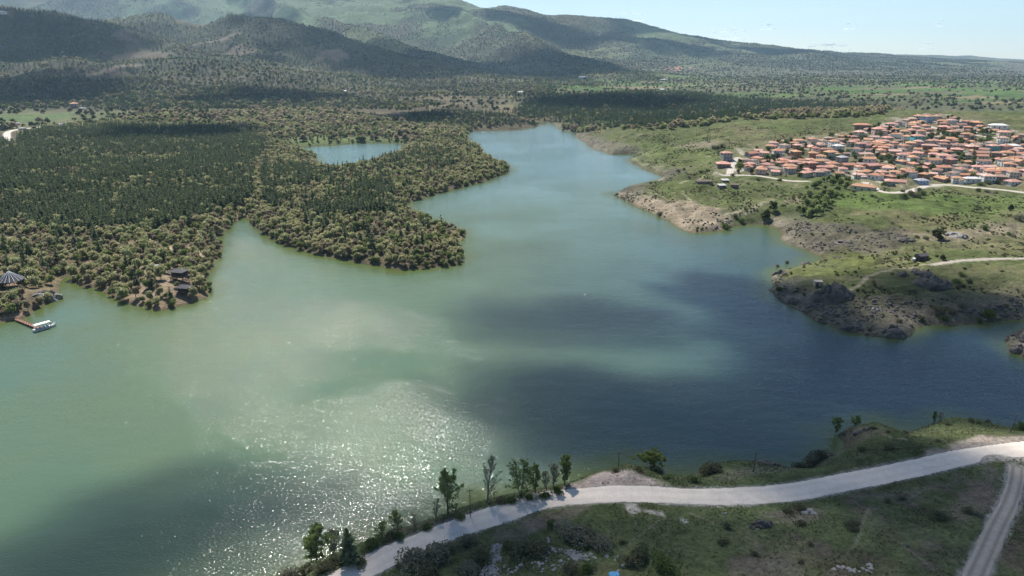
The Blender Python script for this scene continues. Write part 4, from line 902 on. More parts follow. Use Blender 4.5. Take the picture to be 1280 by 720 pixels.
# small sheds below the west lane
SHED = solid('shed_wood', (.12, .09, .07), 0.9, .2); SHEET = solid('shed_sheet', (.42, .41, .40), 0.6, .12)
for px, py, w_, d_, rz, tops, lab in ((880, 229, 14, 5, 6, 'SHED', 'long low dark sheepfold below the western lane'), (906, 228, 6, 5, 0, 'SHEET', 'pale roofed stone shed right of the sheepfold'), (902, 234, 6, 4.5, 10, 'SHEET', 'lower grey shed in front of the pale roofed shed'), (918, 234, 7, 5, -14, 'SHED', 'dark hunched shed at the right end of the fold')):
    p = hits([(px, py)])[0]; r = empty('shed', p, R(rz)); poly('wall', [box(0, 0, 0.2, w_, d_, 3.6)], WALLS['brown stone'], r)
    W2, D2 = w_ / 2 + .3, d_ / 2 + .3; poly('roof', [([(-W2, -D2, 2.02), (W2, -D2, 2.02), (W2, D2, 2.7), (-W2, D2, 2.7), (-W2, -D2, 2.14), (W2, -D2, 2.14), (W2, D2, 2.82), (-W2, D2, 2.82)], [(0, 1, 2, 3), (4, 5, 6, 7), (0, 1, 5, 4), (1, 2, 6, 5), (2, 3, 7, 6), (3, 0, 4, 7)])], SHED if tops == 'SHED' else SHEET, r)
    poly('door', [box(w_ * 0.2, -d_ / 2 - .03, 0.95, 1.2, .1, 1.8)], DOORW, r); tag(r, lab, 'shed', 'sheds of the sheepfold')
# far houses: red roofs of the second village, lone white buildings
fr = np.random.default_rng(8)
for i in range(26):
    px, py = 846 + fr.normal() * 11, 87.5 + fr.normal() * 1.3
    house_at(px, py, int(fr.integers(4)), fr.uniform(-.6, .6), 1.5, wl[int(fr.integers(8))], rl[int(fr.integers(7))], 'tiny red roofed house of the far village at the mountain foot', group='houses of the far village')
for px, py, k, s, lab in ((728, 98.5, 5, 2.2, 'long white building alone at the mountain foot'), (651, 117.5, 0, 1.5, 'small white building at the edge of the dark wood'), (829, 101, 5, 1.6, 'pale shed among brown trees beyond the dark wood'), (827, 113.5, 4, 1.6, 'sandy coloured hut at the dark wood top edge'), (430, 116, 4, 1.5, 'pale hut in the woods above the pond')):
    house_at(px, py, k, 0.2, s, 'white', 'white', lab, group='lone far buildings')
for px, py, k, s, rz, W_, Rf, lab in ((93, 134.5, 1, 1.4, .3, 'pinkish', 'orange', 'tall orange pink house at the left forest foot'), (104, 137, 5, .8, 0, 'cream', 'grey', 'pale shed beside the tall orange pink house'), (76, 157.5, 4, .9, .2, 'cream', 'grey', 'small pale hut by the gravel road'), (20, 156, 5, .7, .3, 'grey', 'grey', 'grey farm shed near the left frame edge'), (28, 162, 5, .6, .1, 'cream', 'grey', 'low pale shed right on the gravel road bend'), (3, 17, 5, 1.8, 0, 'white', 'white', 'white building high on the dark hill'), (3, 160, 4, 1.2, 0, 'white', 'white', 'white hut left of the gravel road')):
    house_at(px, py, k, rz, s, W_, Rf, lab, group='lone farm buildings on the left flat')
# ------------------------------------------------------------------ trees and bushes one can tell apart
def depth_at(p): return p[1] * cp - (p[2] - CAM[2]) * sp_
def metres(p, hpx):
    """real height of something upright at p that is hpx tall in the picture"""
    f = depth_at(p); dep = math.atan2(CAM[2] - p[2], math.hypot(p[0], p[1])); return hpx * f / FPX / math.cos(dep) * math.cos(dep - PITCH) ** 0 * 1.0
KG = [(me_of('trunk', t, M_GREYBARK), me_of('crown', c, M_GREEN)) for t, c in [broadleaf(400 + i, h=[7, 8.5, 6][i], w=[3.3, 3.8, 3][i], n=520, leaf=.6) for i in range(3)]]
KD = [(me_of('trunk', t, M_BARK), me_of('crown', c, M_DARKLEAF)) for t, c in [broadleaf(410 + i, h=[7, 8, 5.5][i], w=[3.0, 3.2, 2.7][i], n=480, leaf=.6) for i in range(3)]]
KC = [(me_of('trunk', t, M_BARK), me_of('crown', c, M_PINE)) for t, c in [pine(420, h=9, w=1.3, whorls=9, per=7)]]
M_WILLOW = leafmat('willow_leaves', (.27, .325, .125), (.33, .36, .16), (.22, .27, .105), .55, .5); KW = [(me_of('trunk', t, M_GREYBARK), me_of('crown', c, M_WILLOW)) for t, c in [broadleaf(440 + i, h=[7, 8, 6][i], w=[2.8, 3.0, 2.6][i], n=800, leaf=.5) for i in range(3)]]
# village gardens
tr = np.random.default_rng(31); x, y = grid_pts((VP[:, 0].min() - 10, VP[:, 0].max(), VP[:, 1].min() - 8, VP[:, 1].max()), 3.5, tr); o_ = tr.permutation(x.size); x, y = x[o_], y[o_]; HP_ = np.array(HOUSES); placed = []
inn = psdf(VP, x, y) > -6; gd = np.max([psdf(g_, x, y) for g_ in GARD], axis=0)
for a, b, i_, g_ in zip(x, y, inn, gd):
    if not i_ or len(placed) >= 235: continue
    if g_ < 0 and tr.random() < 0.8: continue
    if (np.hypot(HP_[:, 0] - a, HP_[:, 1] - b)).min() < (7.2 if g_ < 0 else 6.5): continue
    if any((a - p) ** 2 + (b - q) ** 2 < 4.6 ** 2 for p, q in placed) or any(n_ == 'village_lane' and ldist(pts, np.array([a]), np.array([b]))[0][0] < hw + 2.5 for n_, pts, hw in ROADS): continue
    placed.append((a, b)); zz = float(height(np.array([a]), np.array([b]))[0]); uu, vv = to_px(a, b, zz); t_ = tr.random(); s = tr.uniform(.55, .95)
    kind = KG[int(tr.integers(3))] if t_ < .5 else KD[int(tr.integers(3))] if t_ < .88 else KC[0]
    plant_tree('garden_tree', kind, (a, b, zz - .1), s, tr.uniform(0, 6.28), '%s garden tree among houses, %s' % ('light green' if t_ < .5 else 'dark olive' if t_ < .88 else 'slim dark conifer', v_zone(uu, vv)), 'tree', 'trees in the village gardens')
def spot(px, py): return hits([(px, py)])[0]
def grow_at(name, kind, h0, px, py, hpx, label, group, cat='tree', sx=1.0):
    p = spot(px, py); s = metres(p, hpx) / h0; o = plant_tree(name, kind, (p[0], p[1], p[2] - .1), s, tr.uniform(0, 6.28), label, cat, group); o.scale = (s * sx, s * sx, s); return o
# trees of the gully below the village and of the right bank
for i, (px, py, hp) in enumerate([(1004,268,14),(1012,272,18),(1021,270,17),(1030,262,15),(1019,258,16),(1008,256,13),(1032,252,14),(1024,247,15),(1012,245,12),(1038,246,14),(1046,240,12),(1030,238,13),(1018,236,12),(1040,232,12),(1050,232,11),(1028,228,11),(1058,236,12),(1008,236,10),(1066,242,9),(998,262,9),(1040,256,10),(1016,262,13),(1026,268,13),(1034,258,12),(1005,249,11),(1020,252,12),(1028,244,12),(1036,240,11),(1044,248,11),(1024,232,11),(1034,226,10),(1052,246,10),(1060,230,10),(1070,236,9),(1046,226,10)]):
    grow_at('gully_tree', (KW + KW + KG)[int(tr.integers(0, 9))], 7.0, px, py, hp * tr.uniform(.6, 1.0), ['willow green tree at the lower mouth of the grassy gully', 'green tree in the thicket climbing the gully', 'green tree at the top of the gully by the houses'][0 if py > 255 else 1 if py > 241 else 2], 'trees filling the gully below the village')
for px, py, hp, sx, lab in ((958,273,15,1.1,'dark round tree on the slope left of the gully'), (966,264,12,1.0,'second dark tree above the round one on the slope'), (884,178,15,.35,'slim lone poplar in the grass left of the village'), (887,178,11,.4,'shorter poplar paired with the slim lone one'), (911,186,11,.4,'slim poplar at the western village corner'), (1037,172,13,.4,'thin poplar behind the back roofs of the village'), (1263,263,11,.8,'bare lone tree in the meadow near the right frame edge'), (1178,325,10,.9,'dark lollipop shaped tree beside the dirt track'), (1216,196,18,.45,'dark cypress beside the white walled yard'), (1247,184,12,.5,'dark cypress beside the green teal house'), (1173,300,15,1.2,'round green bush tree on the bank above the track')):
    grow_at('slope_tree', KC[0] if 'cypress' in lab or 'poplar' in lab else KD[int(tr.integers(3))], 8.5 if ('cypress' in lab or 'poplar' in lab) else 7.0, px, py, hp, lab, 'single trees on the right bank', sx=sx * (1.6 if ('poplar' in lab or 'cypress' in lab) else 1))
M_BD = leafmat('thorn_leaves', (.15, .165, .085), (.19, .19, .105), (.21, .19, .125), .5, .9)
BUSHM = {'green': M_GREEN, 'dark': M_BD, 'grey': M_GREYLEAF, 'fresh': M_FRESH}
BK = {k: [(me_of('trunk', t, M_BARK), me_of('crown', c, m)) for t, c in [shrub(500 + i, 1.5, 1.4, 1300, .105) for i in range(3)]] for k, m in BUSHM.items()}
def bush(px, py, hpx, kind, label, group, wide=1.0):
    p = spot(px, py); s = metres(p, hpx) / 1.75; o = empty('bush', (p[0], p[1], p[2] - .05), tr.uniform(0, 6.28)); o.scale = (s * wide * .72, s * wide * .72, s * .82); tag(o, label, 'bush', group)
    for nm, me_ in zip(('stems', 'crown'), BK[kind][int(tr.integers(3))]): c = bpy.data.objects.new(nm, me_); COL.objects.link(c); c.parent = o
rb = [(927,277,8,'green','rounded bush at the foot of the eroded gully'), (908,285,11,'green','large bush on the water edge below the pale gully'), (919,271,7,'dark','dark bush halfway up beside the pale gully'), (980,245,4,'dark','tiny dark bush on the grass spur'), (824,269,7,'grey','grey bush at the water edge of the pale headland'), (916,220,5,'dark','dark bush at the lower end of the pale lane'), (947,225,5,'dark','small dark bush on the grass below the west roofs'), (831,179,5,'dark','lone dark shrub on the far grass hill'), (892,186,6,'dark','left shrub of the hedge outside the village corner'), (897,185,6,'dark','middle shrub of the hedge outside the village corner'), (902,184.5,6,'dark','right shrub of the hedge outside the village corner'), (1231,287,8,'green','green bush on the upper right bank'), (1146,297,6,'dark','dark bush left of the paired bank bushes'), (1157,299,7,'dark','dark bush beside the round green bush tree'), (1274,275,12,'grey','grey bush touching the right frame edge'), (1174,390,14,'dark','largest dark bush on the shady promontory slope'), (1190,392,11,'dark','dark bush right of the largest promontory bush'), (1181,401,10,'green','green bush at the promontory waterline'), (1235,396,15,'fresh','yellow green bush near the right promontory water'), (1223,402,8,'green','low green bush left of the yellow green one'), (1195,354,9,'green','green bush right of the long rock outcrop'), (1203,345,8,'green','bright bush behind the long rock outcrop'), (1210,352,8,'dark','dark bush right of the outcrop bushes'), (1152,400,9,'dark','dark bush low on the rocky promontory face'), (1125,403,7,'dark','dark shrub left on the rocky promontory face'), (974,363,8,'fresh','pale bush on the promontory tip'), (984,329,5,'dark','shrub standing on the promontory back edge'), (971,333,5,'grey','thin shrub sticking up at the promontory corner')]
for px, py, hp, k, lab in rb: bush(px, py, hp, k, lab, 'bushes on the right bank', 1.0)
for i, (px, py, hp) in enumerate([(1131,246,7),(1138,243,8),(1146,246,9),(1153,243,8),(1128,240,6),(1149,239,7),(1222,239,6),(1233,240,6),(1246,242,6),(1226,232,8),(1235,230,8),(1247,230,8),(1258,231,7),(861,222,4),(868,219,4),(876,216,5),(884,214,5),(848,214,4),(855,212,4),(863,209,4),(965,230,4),(975,226,5),(1078,250,5),(1090,246,5)]):
    bush(px, py, hp, 'dark' if i % 3 else 'green', 'dark bush in the clump under the lower village lane' if i < 6 else 'dark bush beside the east lane below the blue house' if i < 13 else 'scrubby bush along the old field wall' if i < 20 else 'low bush on the meadow below the roofs', 'bushes below the village')
for k in range(62):
    px, py = tr.uniform(975, 1285), tr.uniform(322, 408) if k < 38 else tr.uniform(250, 318); p = spot(px, py)
    if waterdist(np.array([p[0]]), np.array([p[1]]))[0] < 2 or any(n_ == 'dirt_track' and ldist(pts, p[:1], p[1:2])[0][0] < 4 for n_, pts, hw in ROADS): continue
    bush(px, py, tr.uniform(2.5, 5), ['dark', 'green', 'grey'][k % 3], '%s little shrub dotting the %s' % (['dark', 'green', 'grey'][k % 3], 'rocky promontory' if k < 38 else 'meadow above the cove'), 'small shrubs dotting the right bank', tr.uniform(.9, 1.5))
# near bank bushes
nb = [(880,594,17,'dark','tall dark bush at the water left of the rocky spit',1.0), (892,590,19,'dark','bigger dark bush rising beside the rocky spit water',.9), (868,602,9,'green','low bush left of the tall pair by the water',1.2), (800,588,8,'dark','low bush under the round olive tree, left side',1.3), (822,591,9,'dark','low bush under the round olive tree, right side',1.4), (833,598,7,'green','bush on the lake edge right of the olive tree',1.2), (770,590,6,'dark','small dark bush at the sandy lay-by edge',1.4), (1012,580,16,'grey','grey green bush at the foot of the spit',1.1), (1026,575,18,'dark','tall bush right of the grey one at the spit foot',1.0), (1000,585,9,'dark','low bush on the water side of the spit foot',1.3), (1077,563,8,'dark','dark bush alone in the middle of the spit',1.3), (1112,561,9,'dark','broad dark bush on the right of the spit',1.5), (1132,541,5,'dark','tiny bush on the spit rim',1.3), (1092,536,5,'dark','dark bush on the spit rim left',1.2), (1110,540,4,'dark','smallest bush on the spit rim',1.4), (1185,531,5,'dark','bush near the small lone shore trees',1.5), (1214,527,6,'dark','left bush of three on the right shore',1.4), (1222,529,5,'green','middle bush of three on the right shore',1.3), (1233,528,6,'dark','right bush of three on the right shore',1.3), (1278,538,16,'fresh','yellow green bush cut by the right frame edge',1.0), (1172,552,5,'dark','dark tuft bush beside the sandy cut',1.4),
 (520,706,24,'grey','big grey green bush below the road near the bottom',1.25), (545,700,26,'grey','tallest grey bush beside the lower road edge',1.1), (535,716,16,'dark','dark bush low between the two grey ones',1.4), (582,680,16,'grey','grey bush on the road edge above the stones',1.0), (560,690,15,'grey','lilac grey bush beneath the road edge',1.1), (600,700,20,'dark','dark bush at the left of the stone heap',1.3), (585,716,16,'grey','grey bush at the bottom frame edge by the stones',1.4), (655,688,22,'dark','broad dark bush between the two stone heaps',1.4), (672,692,14,'dark','dark low bush right between the stone heaps',1.3), (640,684,12,'green','green bush above the left stone heap',1.4), (715,672,20,'grey','broad grey thorn bush right of the stone heap',1.6), (735,672,14,'grey','grey thorn bush extending the broad one',1.5), (752,684,17,'grey','grey green bush downhill of the thorn bushes',1.4), (733,684,7,'fresh','small yellow green bush by the stones',1.2), (690,657,9,'green','green bush above the thorn bushes',1.5), (712,714,14,'dark','round dark bush near the bottom edge',1.3), (735,714,12,'green','olive bush right of the round dark one',1.3), (798,700,20,'dark','tall dark bush right of the blue tarp',1.1), (788,706,14,'dark','dark bush at the left foot of the tall one',1.2), (830,712,18,'green','olive yellow bush near the bottom middle',1.4), (778,678,6,'dark','small dark bush alone in the turf',1.3), (909,660,9,'dark','dark bush just left of the dark boulders',1.0), (902,678,8,'dark','flat dark bush in the open turf',1.4), (944,694,6,'dark','small dark bush right in the open turf',1.4), (985,640,8,'dark','dark hedge bush under the road edge, left part',1.5), (1000,636,9,'dark','dark hedge bush under the road edge, right part',1.5), (1062,656,11,'dark','round dark bush beside the thin path',1.4), (1068,664,7,'dark','bush just below the round one at the path',1.4), (1108,627,6,'dark','small bush under the track mound, left',1.4), (1126,624,6,'dark','small bush under the track mound, right',1.4), (1001,655,7,'dark','dark bush by the pale path heads',1.4), (1175,648,12,'dark','broad bush on the brown mound',1.5), (1210,640,10,'dark','bush right on the brown mound',1.3), (1222,645,8,'grey','grey bush at the mound foot by the track',1.3), (1012,681,5,'dark','little bush in the turf above the bottom stones',1.4), (1000,703,5,'dark','little dark bush near the bottom frame edge',1.4),
 (489,672,10,'dark','bush between the saplings on the lake bank',1.3), (464,684,13,'green','round green bush on the low bank above the road',1.4), (500,673,8,'green','green bush beside the yellow sapling',1.3), (533,661,8,'green','low green bush along the bank',1.5), (626,628,9,'dark','dark bush at the foot of the bare tree',1.3), (640,628,9,'green','green bush under the spreading tree',1.5), (662,624,8,'fresh','yellow flowering bush on the bank, left',1.5), (680,621,8,'fresh','yellow flowering bush on the bank, middle',1.6), (698,614,8,'fresh','yellow flowering bush on the bank, right',1.5), (420,702,12,'dark','dark bush beside the low conifer',1.3), (452,705,10,'dark','dark bush right of the low conifer',1.4), (385,716,14,'dark','bush at the bank end near the bottom edge',1.3), (405,714,16,'dark','second bush at the bank end near the bottom edge',1.3), (360,722,16,'grey','bare grey bush in the bottom corner of the bank',1.0), (575,648,8,'green','low bush by the thin pole',1.4)]
for px, py, hp, k, lab, wd in nb: bush(px, py, hp, k, lab, 'bushes on the near bank', wd)
# the tall trees of the near shore, twig by twig
def hero(name, px, py, hpx, mat, barkm, label, sx=1.0, **kw):
    p = spot(px, py); h = metres(p, hpx); t, c = branchy(int(px * 7 + py), h, h * kw.pop('spread', .32), mat=None, **kw) if False else branchy(int(px * 7 + py), h, h * kw.pop('spread', .32), **kw)
    o = empty(name, (p[0], p[1], p[2] - .1)); o.scale = (sx, sx, 1); tag(o, label, 'tree', 'trees along the near shore'); V = t[0]
    link('trunk', mesh_np('trunk', *t), barkm, o); link('crown', mesh_np('crown', *c), mat, o)
hero('shore_tree', 560, 642, 52, M_HGREEN, M_BARK, 'tall leafy green oval tree on the near bank', leafn=6669, leaf=0.17, levels=3, upright=.75, spread=0.41)
hero('shore_tree', 609, 628, 53, M_HGREY, M_GREYBARK, 'tall grey bare tree right of the leafy green one', leafn=2308, leaf=0.11, levels=3, upright=.9, spread=0.35)
hero('shore_tree', 650, 622, 40, M_HGREEN, M_BARK, 'spreading many stemmed olive tree on the near bank', leafn=6156, leaf=0.15, levels=3, upright=.5, stems=4, spread=0.46)
hero('shore_tree', 669, 615, 38, M_HGREEN, M_BARK, 'slender green tree touching the spreading one', leafn=2308, leaf=0.15, levels=3, upright=1.0, spread=0.22)
hero('shore_tree', 706, 606, 39, M_HGREEN, M_BARK, 'dense upright green tree rightmost of the bank row', leafn=6669, leaf=0.17, levels=3, upright=1.0, spread=0.30)
hero('shore_tree', 692, 610, 33, M_HGREY, M_GREYBARK, 'thin grey green tree left of the dense upright one', leafn=2821, leaf=0.13, levels=3, upright=.9, spread=0.32)
hero('shore_tree', 683, 613, 26, M_HGREY, M_GREYBARK, 'small twiggy tree in the middle of the bank row', leafn=1539, leaf=0.12, levels=3, upright=.8, spread=0.38)
hero('shore_tree', 813, 586, 28, M_HFRESH, M_BARK, 'round olive yellow tree by the sandy lay-by', leafn=8721, leaf=0.17, levels=3, upright=.35, spread=0.57, stems=2)
hero('shore_tree', 498, 666, 29, M_HFRESH, M_GREYBARK, 'small fresh yellow green sapling by the lower bank', leafn=1667, leaf=0.15, levels=3, upright=.8, spread=0.38)
hero('shore_tree', 478, 670, 21, M_HFRESH, M_GREYBARK, 'thinner yellow green sapling left of the brighter one', leafn=974, leaf=0.13, levels=2, upright=.8, spread=0.38)
hero('shore_tree', 545, 650, 26, M_HGREY, M_GREYBARK, 'wispy sapling left of the leafy green tree', leafn=666, leaf=0.11, levels=2, upright=.9, spread=0.32)
hero('shore_tree', 519, 658, 16, M_HGREY, M_BARK, 'bare brown twiggy shrub tree on the lower bank', leafn=307, leaf=0.09, levels=3, upright=.6, spread=0.47, stems=3)
hero('shore_tree', 396, 702, 44, M_HGREEN, M_BARK, 'irregular grey green tree at the lower end of the bank', leafn=3847, leaf=0.22, levels=3, upright=.55, spread=0.41)
hero('shore_tree', 418, 694, 28, M_HGREY, M_GREYBARK, 'bushy bare tree between irregular tree and conifer', leafn=2821, leaf=0.13, levels=3, upright=.7, stems=4, spread=0.41)
hero('shore_tree', 1045, 541, 20, M_HGREEN, M_BARK, 'little tree on the left corner of the spit', leafn=2308, leaf=0.15, levels=3, upright=.7, spread=0.46)
hero('shore_tree', 1069, 531, 12, M_HGREEN, M_BARK, 'round dark little tree on the spit rim', leafn=2308, leaf=0.13, levels=3, upright=.4, spread=0.57, stems=2)
hero('shore_tree', 1167, 527, 15, M_HGREEN, M_BARK, 'slim dark green shore tree on the far right bank', leafn=2052, leaf=0.13, levels=3, upright=1.0, spread=0.27)
hero('shore_tree', 1175, 527, 13, M_HGREY, M_GREYBARK, 'bare twiggy shore tree beside the slim green one', leafn=410, leaf=0.09, levels=3, upright=.7, spread=0.43)
p = spot(437, 706); s = metres(p, 42) / 9.0; plant_tree('conifer', (me_of('trunk', pine(431, 9, 2.0, 11, 11)[0], M_BARK), me_of('crown', pine(431, 9, 2.0, 12, 12)[1], M_PINE)), p, s, 1.0, 'dark pointed conifer low on the near bank', 'conifer tree', 'trees along the near shore')

# ------------------------------------------------------------------ rocks
def rock_mat(name, c1, c2, c3):
    m, nt = newmat(name); o = N(nt, 'ShaderNodeOutputMaterial'); p = N(nt, 'ShaderNodeBsdfPrincipled'); tc = N(nt, 'ShaderNodeTexCoord'); g = N(nt, 'ShaderNodeNewGeometry')
    n = noise_node(nt, 0.7, 7, 0.68, g.outputs['Position']); n2 = noise_node(nt, 2.6, 5, 0.6, g.outputs['Position'])
    c = mixc(nt, mrange(nt, n.outputs[0], 0.38, 0.62, 0, 1), c1, c2); c = mixc(nt, mrange(nt, n2.outputs[0], 0.55, 0.7, 0, .8), c, c3); L_(nt, c, p.inputs['Base Color']); p.inputs['Roughness'].default_value = .92; p.inputs['Specular IOR Level'].default_value = .2
    b = N(nt, 'ShaderNodeBump'); b.inputs['Strength'].default_value = .9; b.inputs['Distance'].default_value = .3; L_(nt, n.outputs[0], b.inputs['Height']); L_(nt, b.outputs[0], p.inputs['Normal']); L_(nt, p.outputs[0], o.inputs[0]); return m
RK_D = rock_mat('rock_dark', (.135, .118, .10), (.085, .078, .07), (.20, .18, .15)); RK_P = rock_mat('rock_pale', (.38, .36, .33), (.27, .255, .235), (.17, .155, .135))
def rock_vf(seed, sub=2, flat=.7, cuts=9):
    rr_ = np.random.default_rng(seed); bm = bmesh.new(); bmesh.ops.create_icosphere(bm, subdivisions=sub, radius=1.0); bm.verts.ensure_lookup_table()
    V = np.array([v.co[:] for v in bm.verts]); F = np.array([[v.index for v in f.verts] for f in bm.faces]); bm.free()
    for k in range(cuts):
        n = randdir(rr_, 1)[0]; d = rr_.uniform(.45, .85); h = V @ n - d; V = np.where(h[:, None] > 0, V - h[:, None] * n, V)
    V = V + np.array([mnoise.noise_vector(Vector(v * 1.9) + Vector((seed, 0, 0))) for v in V]) * .13; V[:, 2] *= flat; return V, F
def rocks(name, parts, mat, label, group, cat='rock'):
    V, F = joinm(parts); c = V.mean(0); o = link(name, mesh_np(name, V - c, F), mat); o.location = c; return tag(o, label, cat, group)
def outcrop(px, py, wpx, hpx, seed, mat, label, n=14, group='rock outcrops of the lake shore'):
    rr_ = np.random.default_rng(seed); p = spot(px, py); f = depth_at(p) / FPX; W_ = wpx * f; H_ = hpx * f * 1.1; parts = []
    for k in range(n):
        v, ff = rock_vf(seed * 31 + k, 3 if wpx > 20 else 2, rr_.uniform(.7, 1.1)); s = rr_.uniform(.16, .34) * W_ * (1 if k else 1.25); q = np.array([rr_.uniform(-.5, .5) * W_ * .85, rr_.uniform(-.35, .35) * W_ * .7, 0]) if k else np.zeros(3)
        zz = float(height(np.array([p[0] + q[0]]), np.array([p[1] + q[1]]))[0]); a = rr_.uniform(0, 6.28); c_, s_ = math.cos(a), math.sin(a); v = v @ np.array([[c_, -s_, 0], [s_, c_, 0], [0, 0, 1]]).T
        top = H_ * (1 - 1.1 * abs(q[0]) / W_) * rr_.uniform(.55, 1.0); v = v * [s, s * .8, max(.5, top)]; parts.append((v + [p[0] + q[0], p[1] + q[1], zz - .1 * top], ff))
    return rocks('rock_outcrop', parts, mat, label, group, 'rock outcrop')
outcrop(1043, 368, 40, 20, 1, RK_D, 'tallest craggy dark outcrop near the promontory tip', 22)
outcrop(1168, 354, 42, 16, 2, RK_D, 'long jagged outcrop across the promontory slope', 22)
outcrop(1152, 343, 20, 13, 12, RK_D, 'left craggy head of the long promontory outcrop', 12)
outcrop(1128, 343, 17, 7, 3, RK_D, 'small grey outcrop below the dirt track', 9)
outcrop(1062, 410, 26, 9, 4, RK_D, 'waterline outcrop at the promontory foot, left one', 12)
outcrop(1118, 417, 28, 10, 5, RK_D, 'waterline outcrop at the promontory foot, right one', 12)
outcrop(1098, 387, 13, 4, 6, RK_P, 'pale flat slab on the promontory face', 6)
outcrop(992, 377, 18, 6, 7, RK_D, 'brown ledge on the promontory western waterline', 8)
outcrop(1014, 383, 14, 6, 8, RK_D, 'brown boulders below the promontory hut', 8)
outcrop(975, 342, 16, 6, 9, RK_D, 'dark ledge along the promontory back corner', 8)
outcrop(1005, 330, 20, 4, 13, RK_D, 'low dark ledge on the promontory back rim', 9)
outcrop(60, 372, 30, 10, 10, rock_mat('rock_mixed', (.30, .28, .26), (.10, .09, .085), (.44, .42, .40)), 'grey and white rocky bluff at the left cove', 18)
outcrop(956, 656, 22, 12, 11, RK_D, 'dark boulder heap in the near turf under the road', 16)
outcrop(938, 660, 10, 4, 14, RK_D, 'lower dark boulders left of the near boulder heap', 6)
outcrop(770, 244, 9, 3, 15, RK_D, 'dark rocks at the tip of the pale headland', 6)
outcrop(1268, 440, 26, 12, 16, RK_D, 'rocky bluff on the small point at the right frame edge', 14)
outcrop(1060, 304, 26, 4, 17, RK_D, 'low rock band on the brown cove bank', 10); outcrop(1130, 300, 24, 5, 18, RK_D, 'rock band at the right of the brown cove bank', 10)
outcrop(1195, 295, 30, 5, 19, rock_mat('rock_slab', (.30, .28, .26), (.20, .18, .16), (.12, .10, .08)), 'pale ribbed rock slabs behind the round bush tree', 10)
outcrop(1134, 683, 9, 5, 20, RK_D, 'small dark boulder pair on the thin turf path', 5); outcrop(940, 655, 6, 4, 21, RK_D, 'small boulder on the left of the dark heap', 4)
outcrop(905, 643, 8, 3, 22, RK_P, 'white stones in the grass under the road', 5)
outcrop(1010, 640, 16, 4, 23, RK_P, 'pale grey rock slab by the pale path heads', 6)
# stones: the larger ones singly, the rest as rubble
sr = np.random.default_rng(9); STONES = [mesh_np('stone', *rock_vf(900 + i, 2, .6)) for i in range(5)]
for m_ in STONES: m_.materials.append(RK_P)
def heap(poly_px, n):
    P = hits(poly_px)[:, :2]; out = []
    while len(out) < n:
        q = sr.uniform(P.min(0), P.max(0), (200, 2)); q = q[psdf(P, q[:, 0], q[:, 1]) > 0]; q = q[sr.random(len(q)) < sst(-.35, .35, fbm(q[:, 0], q[:, 1], 5, 3, 501))]; out += list(q)
    out = np.array(out[:n]); return np.column_stack([out, height(out[:, 0], out[:, 1])])
HEAPS = [('in the upper left stone heap', heap([(615,680),(634,678),(642,690),(658,700),(650,712),(628,722),(598,722),(610,700)], 330)), ('in the middle stone heap', heap([(684,672),(700,670),(712,680),(735,695),(742,706),(728,704),(702,690),(690,690),(672,700),(668,695),(684,686)], 240)), ('scattered low right of the heaps', heap([(660,705),(720,690),(790,695),(770,718),(680,722)], 70)), ('strewn near the bottom right', heap([(1050,700),(1090,705),(1092,716),(1040,712)], 40))]
for lab, P in HEAPS:
    for q in P[:34]:
        o = link('stone', STONES[int(sr.integers(5))]); s = sr.uniform(.26, .56); o.location = (q[0], q[1], q[2] + s * .12); o.scale = (s * sr.uniform(.8, 1.4), s, s * sr.uniform(.4, .75)); o.rotation_euler = (0, 0, sr.uniform(0, 6.28))
        tag(o, '%s pale %s stone %s' % ('large' if s > .42 else 'smaller', 'flat' if o.scale.z < .24 else 'blocky', lab), 'stone', 'pale stones strewn over the near turf')
scatter('rubble', np.concatenate([P[34:] for _, P in HEAPS]), 5, protos('stone_kinds', STONES), .12, .40, 'pale broken stone rubble between the bigger stones', 'rubble', sr)
# loose rock over the rocky banks
q = []
for pg, n_ in (([(985,385),(1060,372),(1130,375),(1200,388),(1280,372),(1280,402),(1140,412),(1085,421),(1010,402)], 420), ([(975,290),(1030,282),(1090,285),(1145,298),(1140,306),(1090,316),(1025,319),(1000,308)], 300), ([(965,350),(975,338),(1010,324),(1060,316),(1070,322),(1010,336),(985,352),(990,385),(975,378)], 160), ([(840,286),(800,258),(860,258),(900,268),(915,276),(890,290)], 150), ([(770,247),(800,240),(820,262),(800,258)], 50), ([(727,170),(765,180),(798,190),(765,192),(740,182)], 70), ([(930,575),(1000,566),(1060,545),(1090,535),(1060,555),(1000,580),(960,582)], 160), ([(1255,425),(1280,412),(1285,450),(1262,436)], 60)):
    P = hits(pg)[:, :2]; w_ = sr.uniform(P.min(0), P.max(0), (n_ * 4, 2)); w_ = w_[(psdf(P, w_[:, 0], w_[:, 1]) > 0) & (sr.random(len(w_)) < sst(-.4, .4, fbm(w_[:, 0], w_[:, 1], 14, 3, 511)))][:n_]; q.append(np.column_stack([w_, height(w_[:, 0], w_[:, 1])]))
q = np.concatenate(q); q = q[waterdist(q[:, 0], q[:, 1]) > .3]
DST = [mesh_np('bank_rock', *rock_vf(950 + i, 2, .8)) for i in range(4)]
for m_ in DST: m_.materials.append(RK_D)
scatter('shore_rubble', q, 4, protos('bank_rock_kinds', DST), .3, 1.3, 'loose brown rock covering the steep right banks', 'rubble', sr)
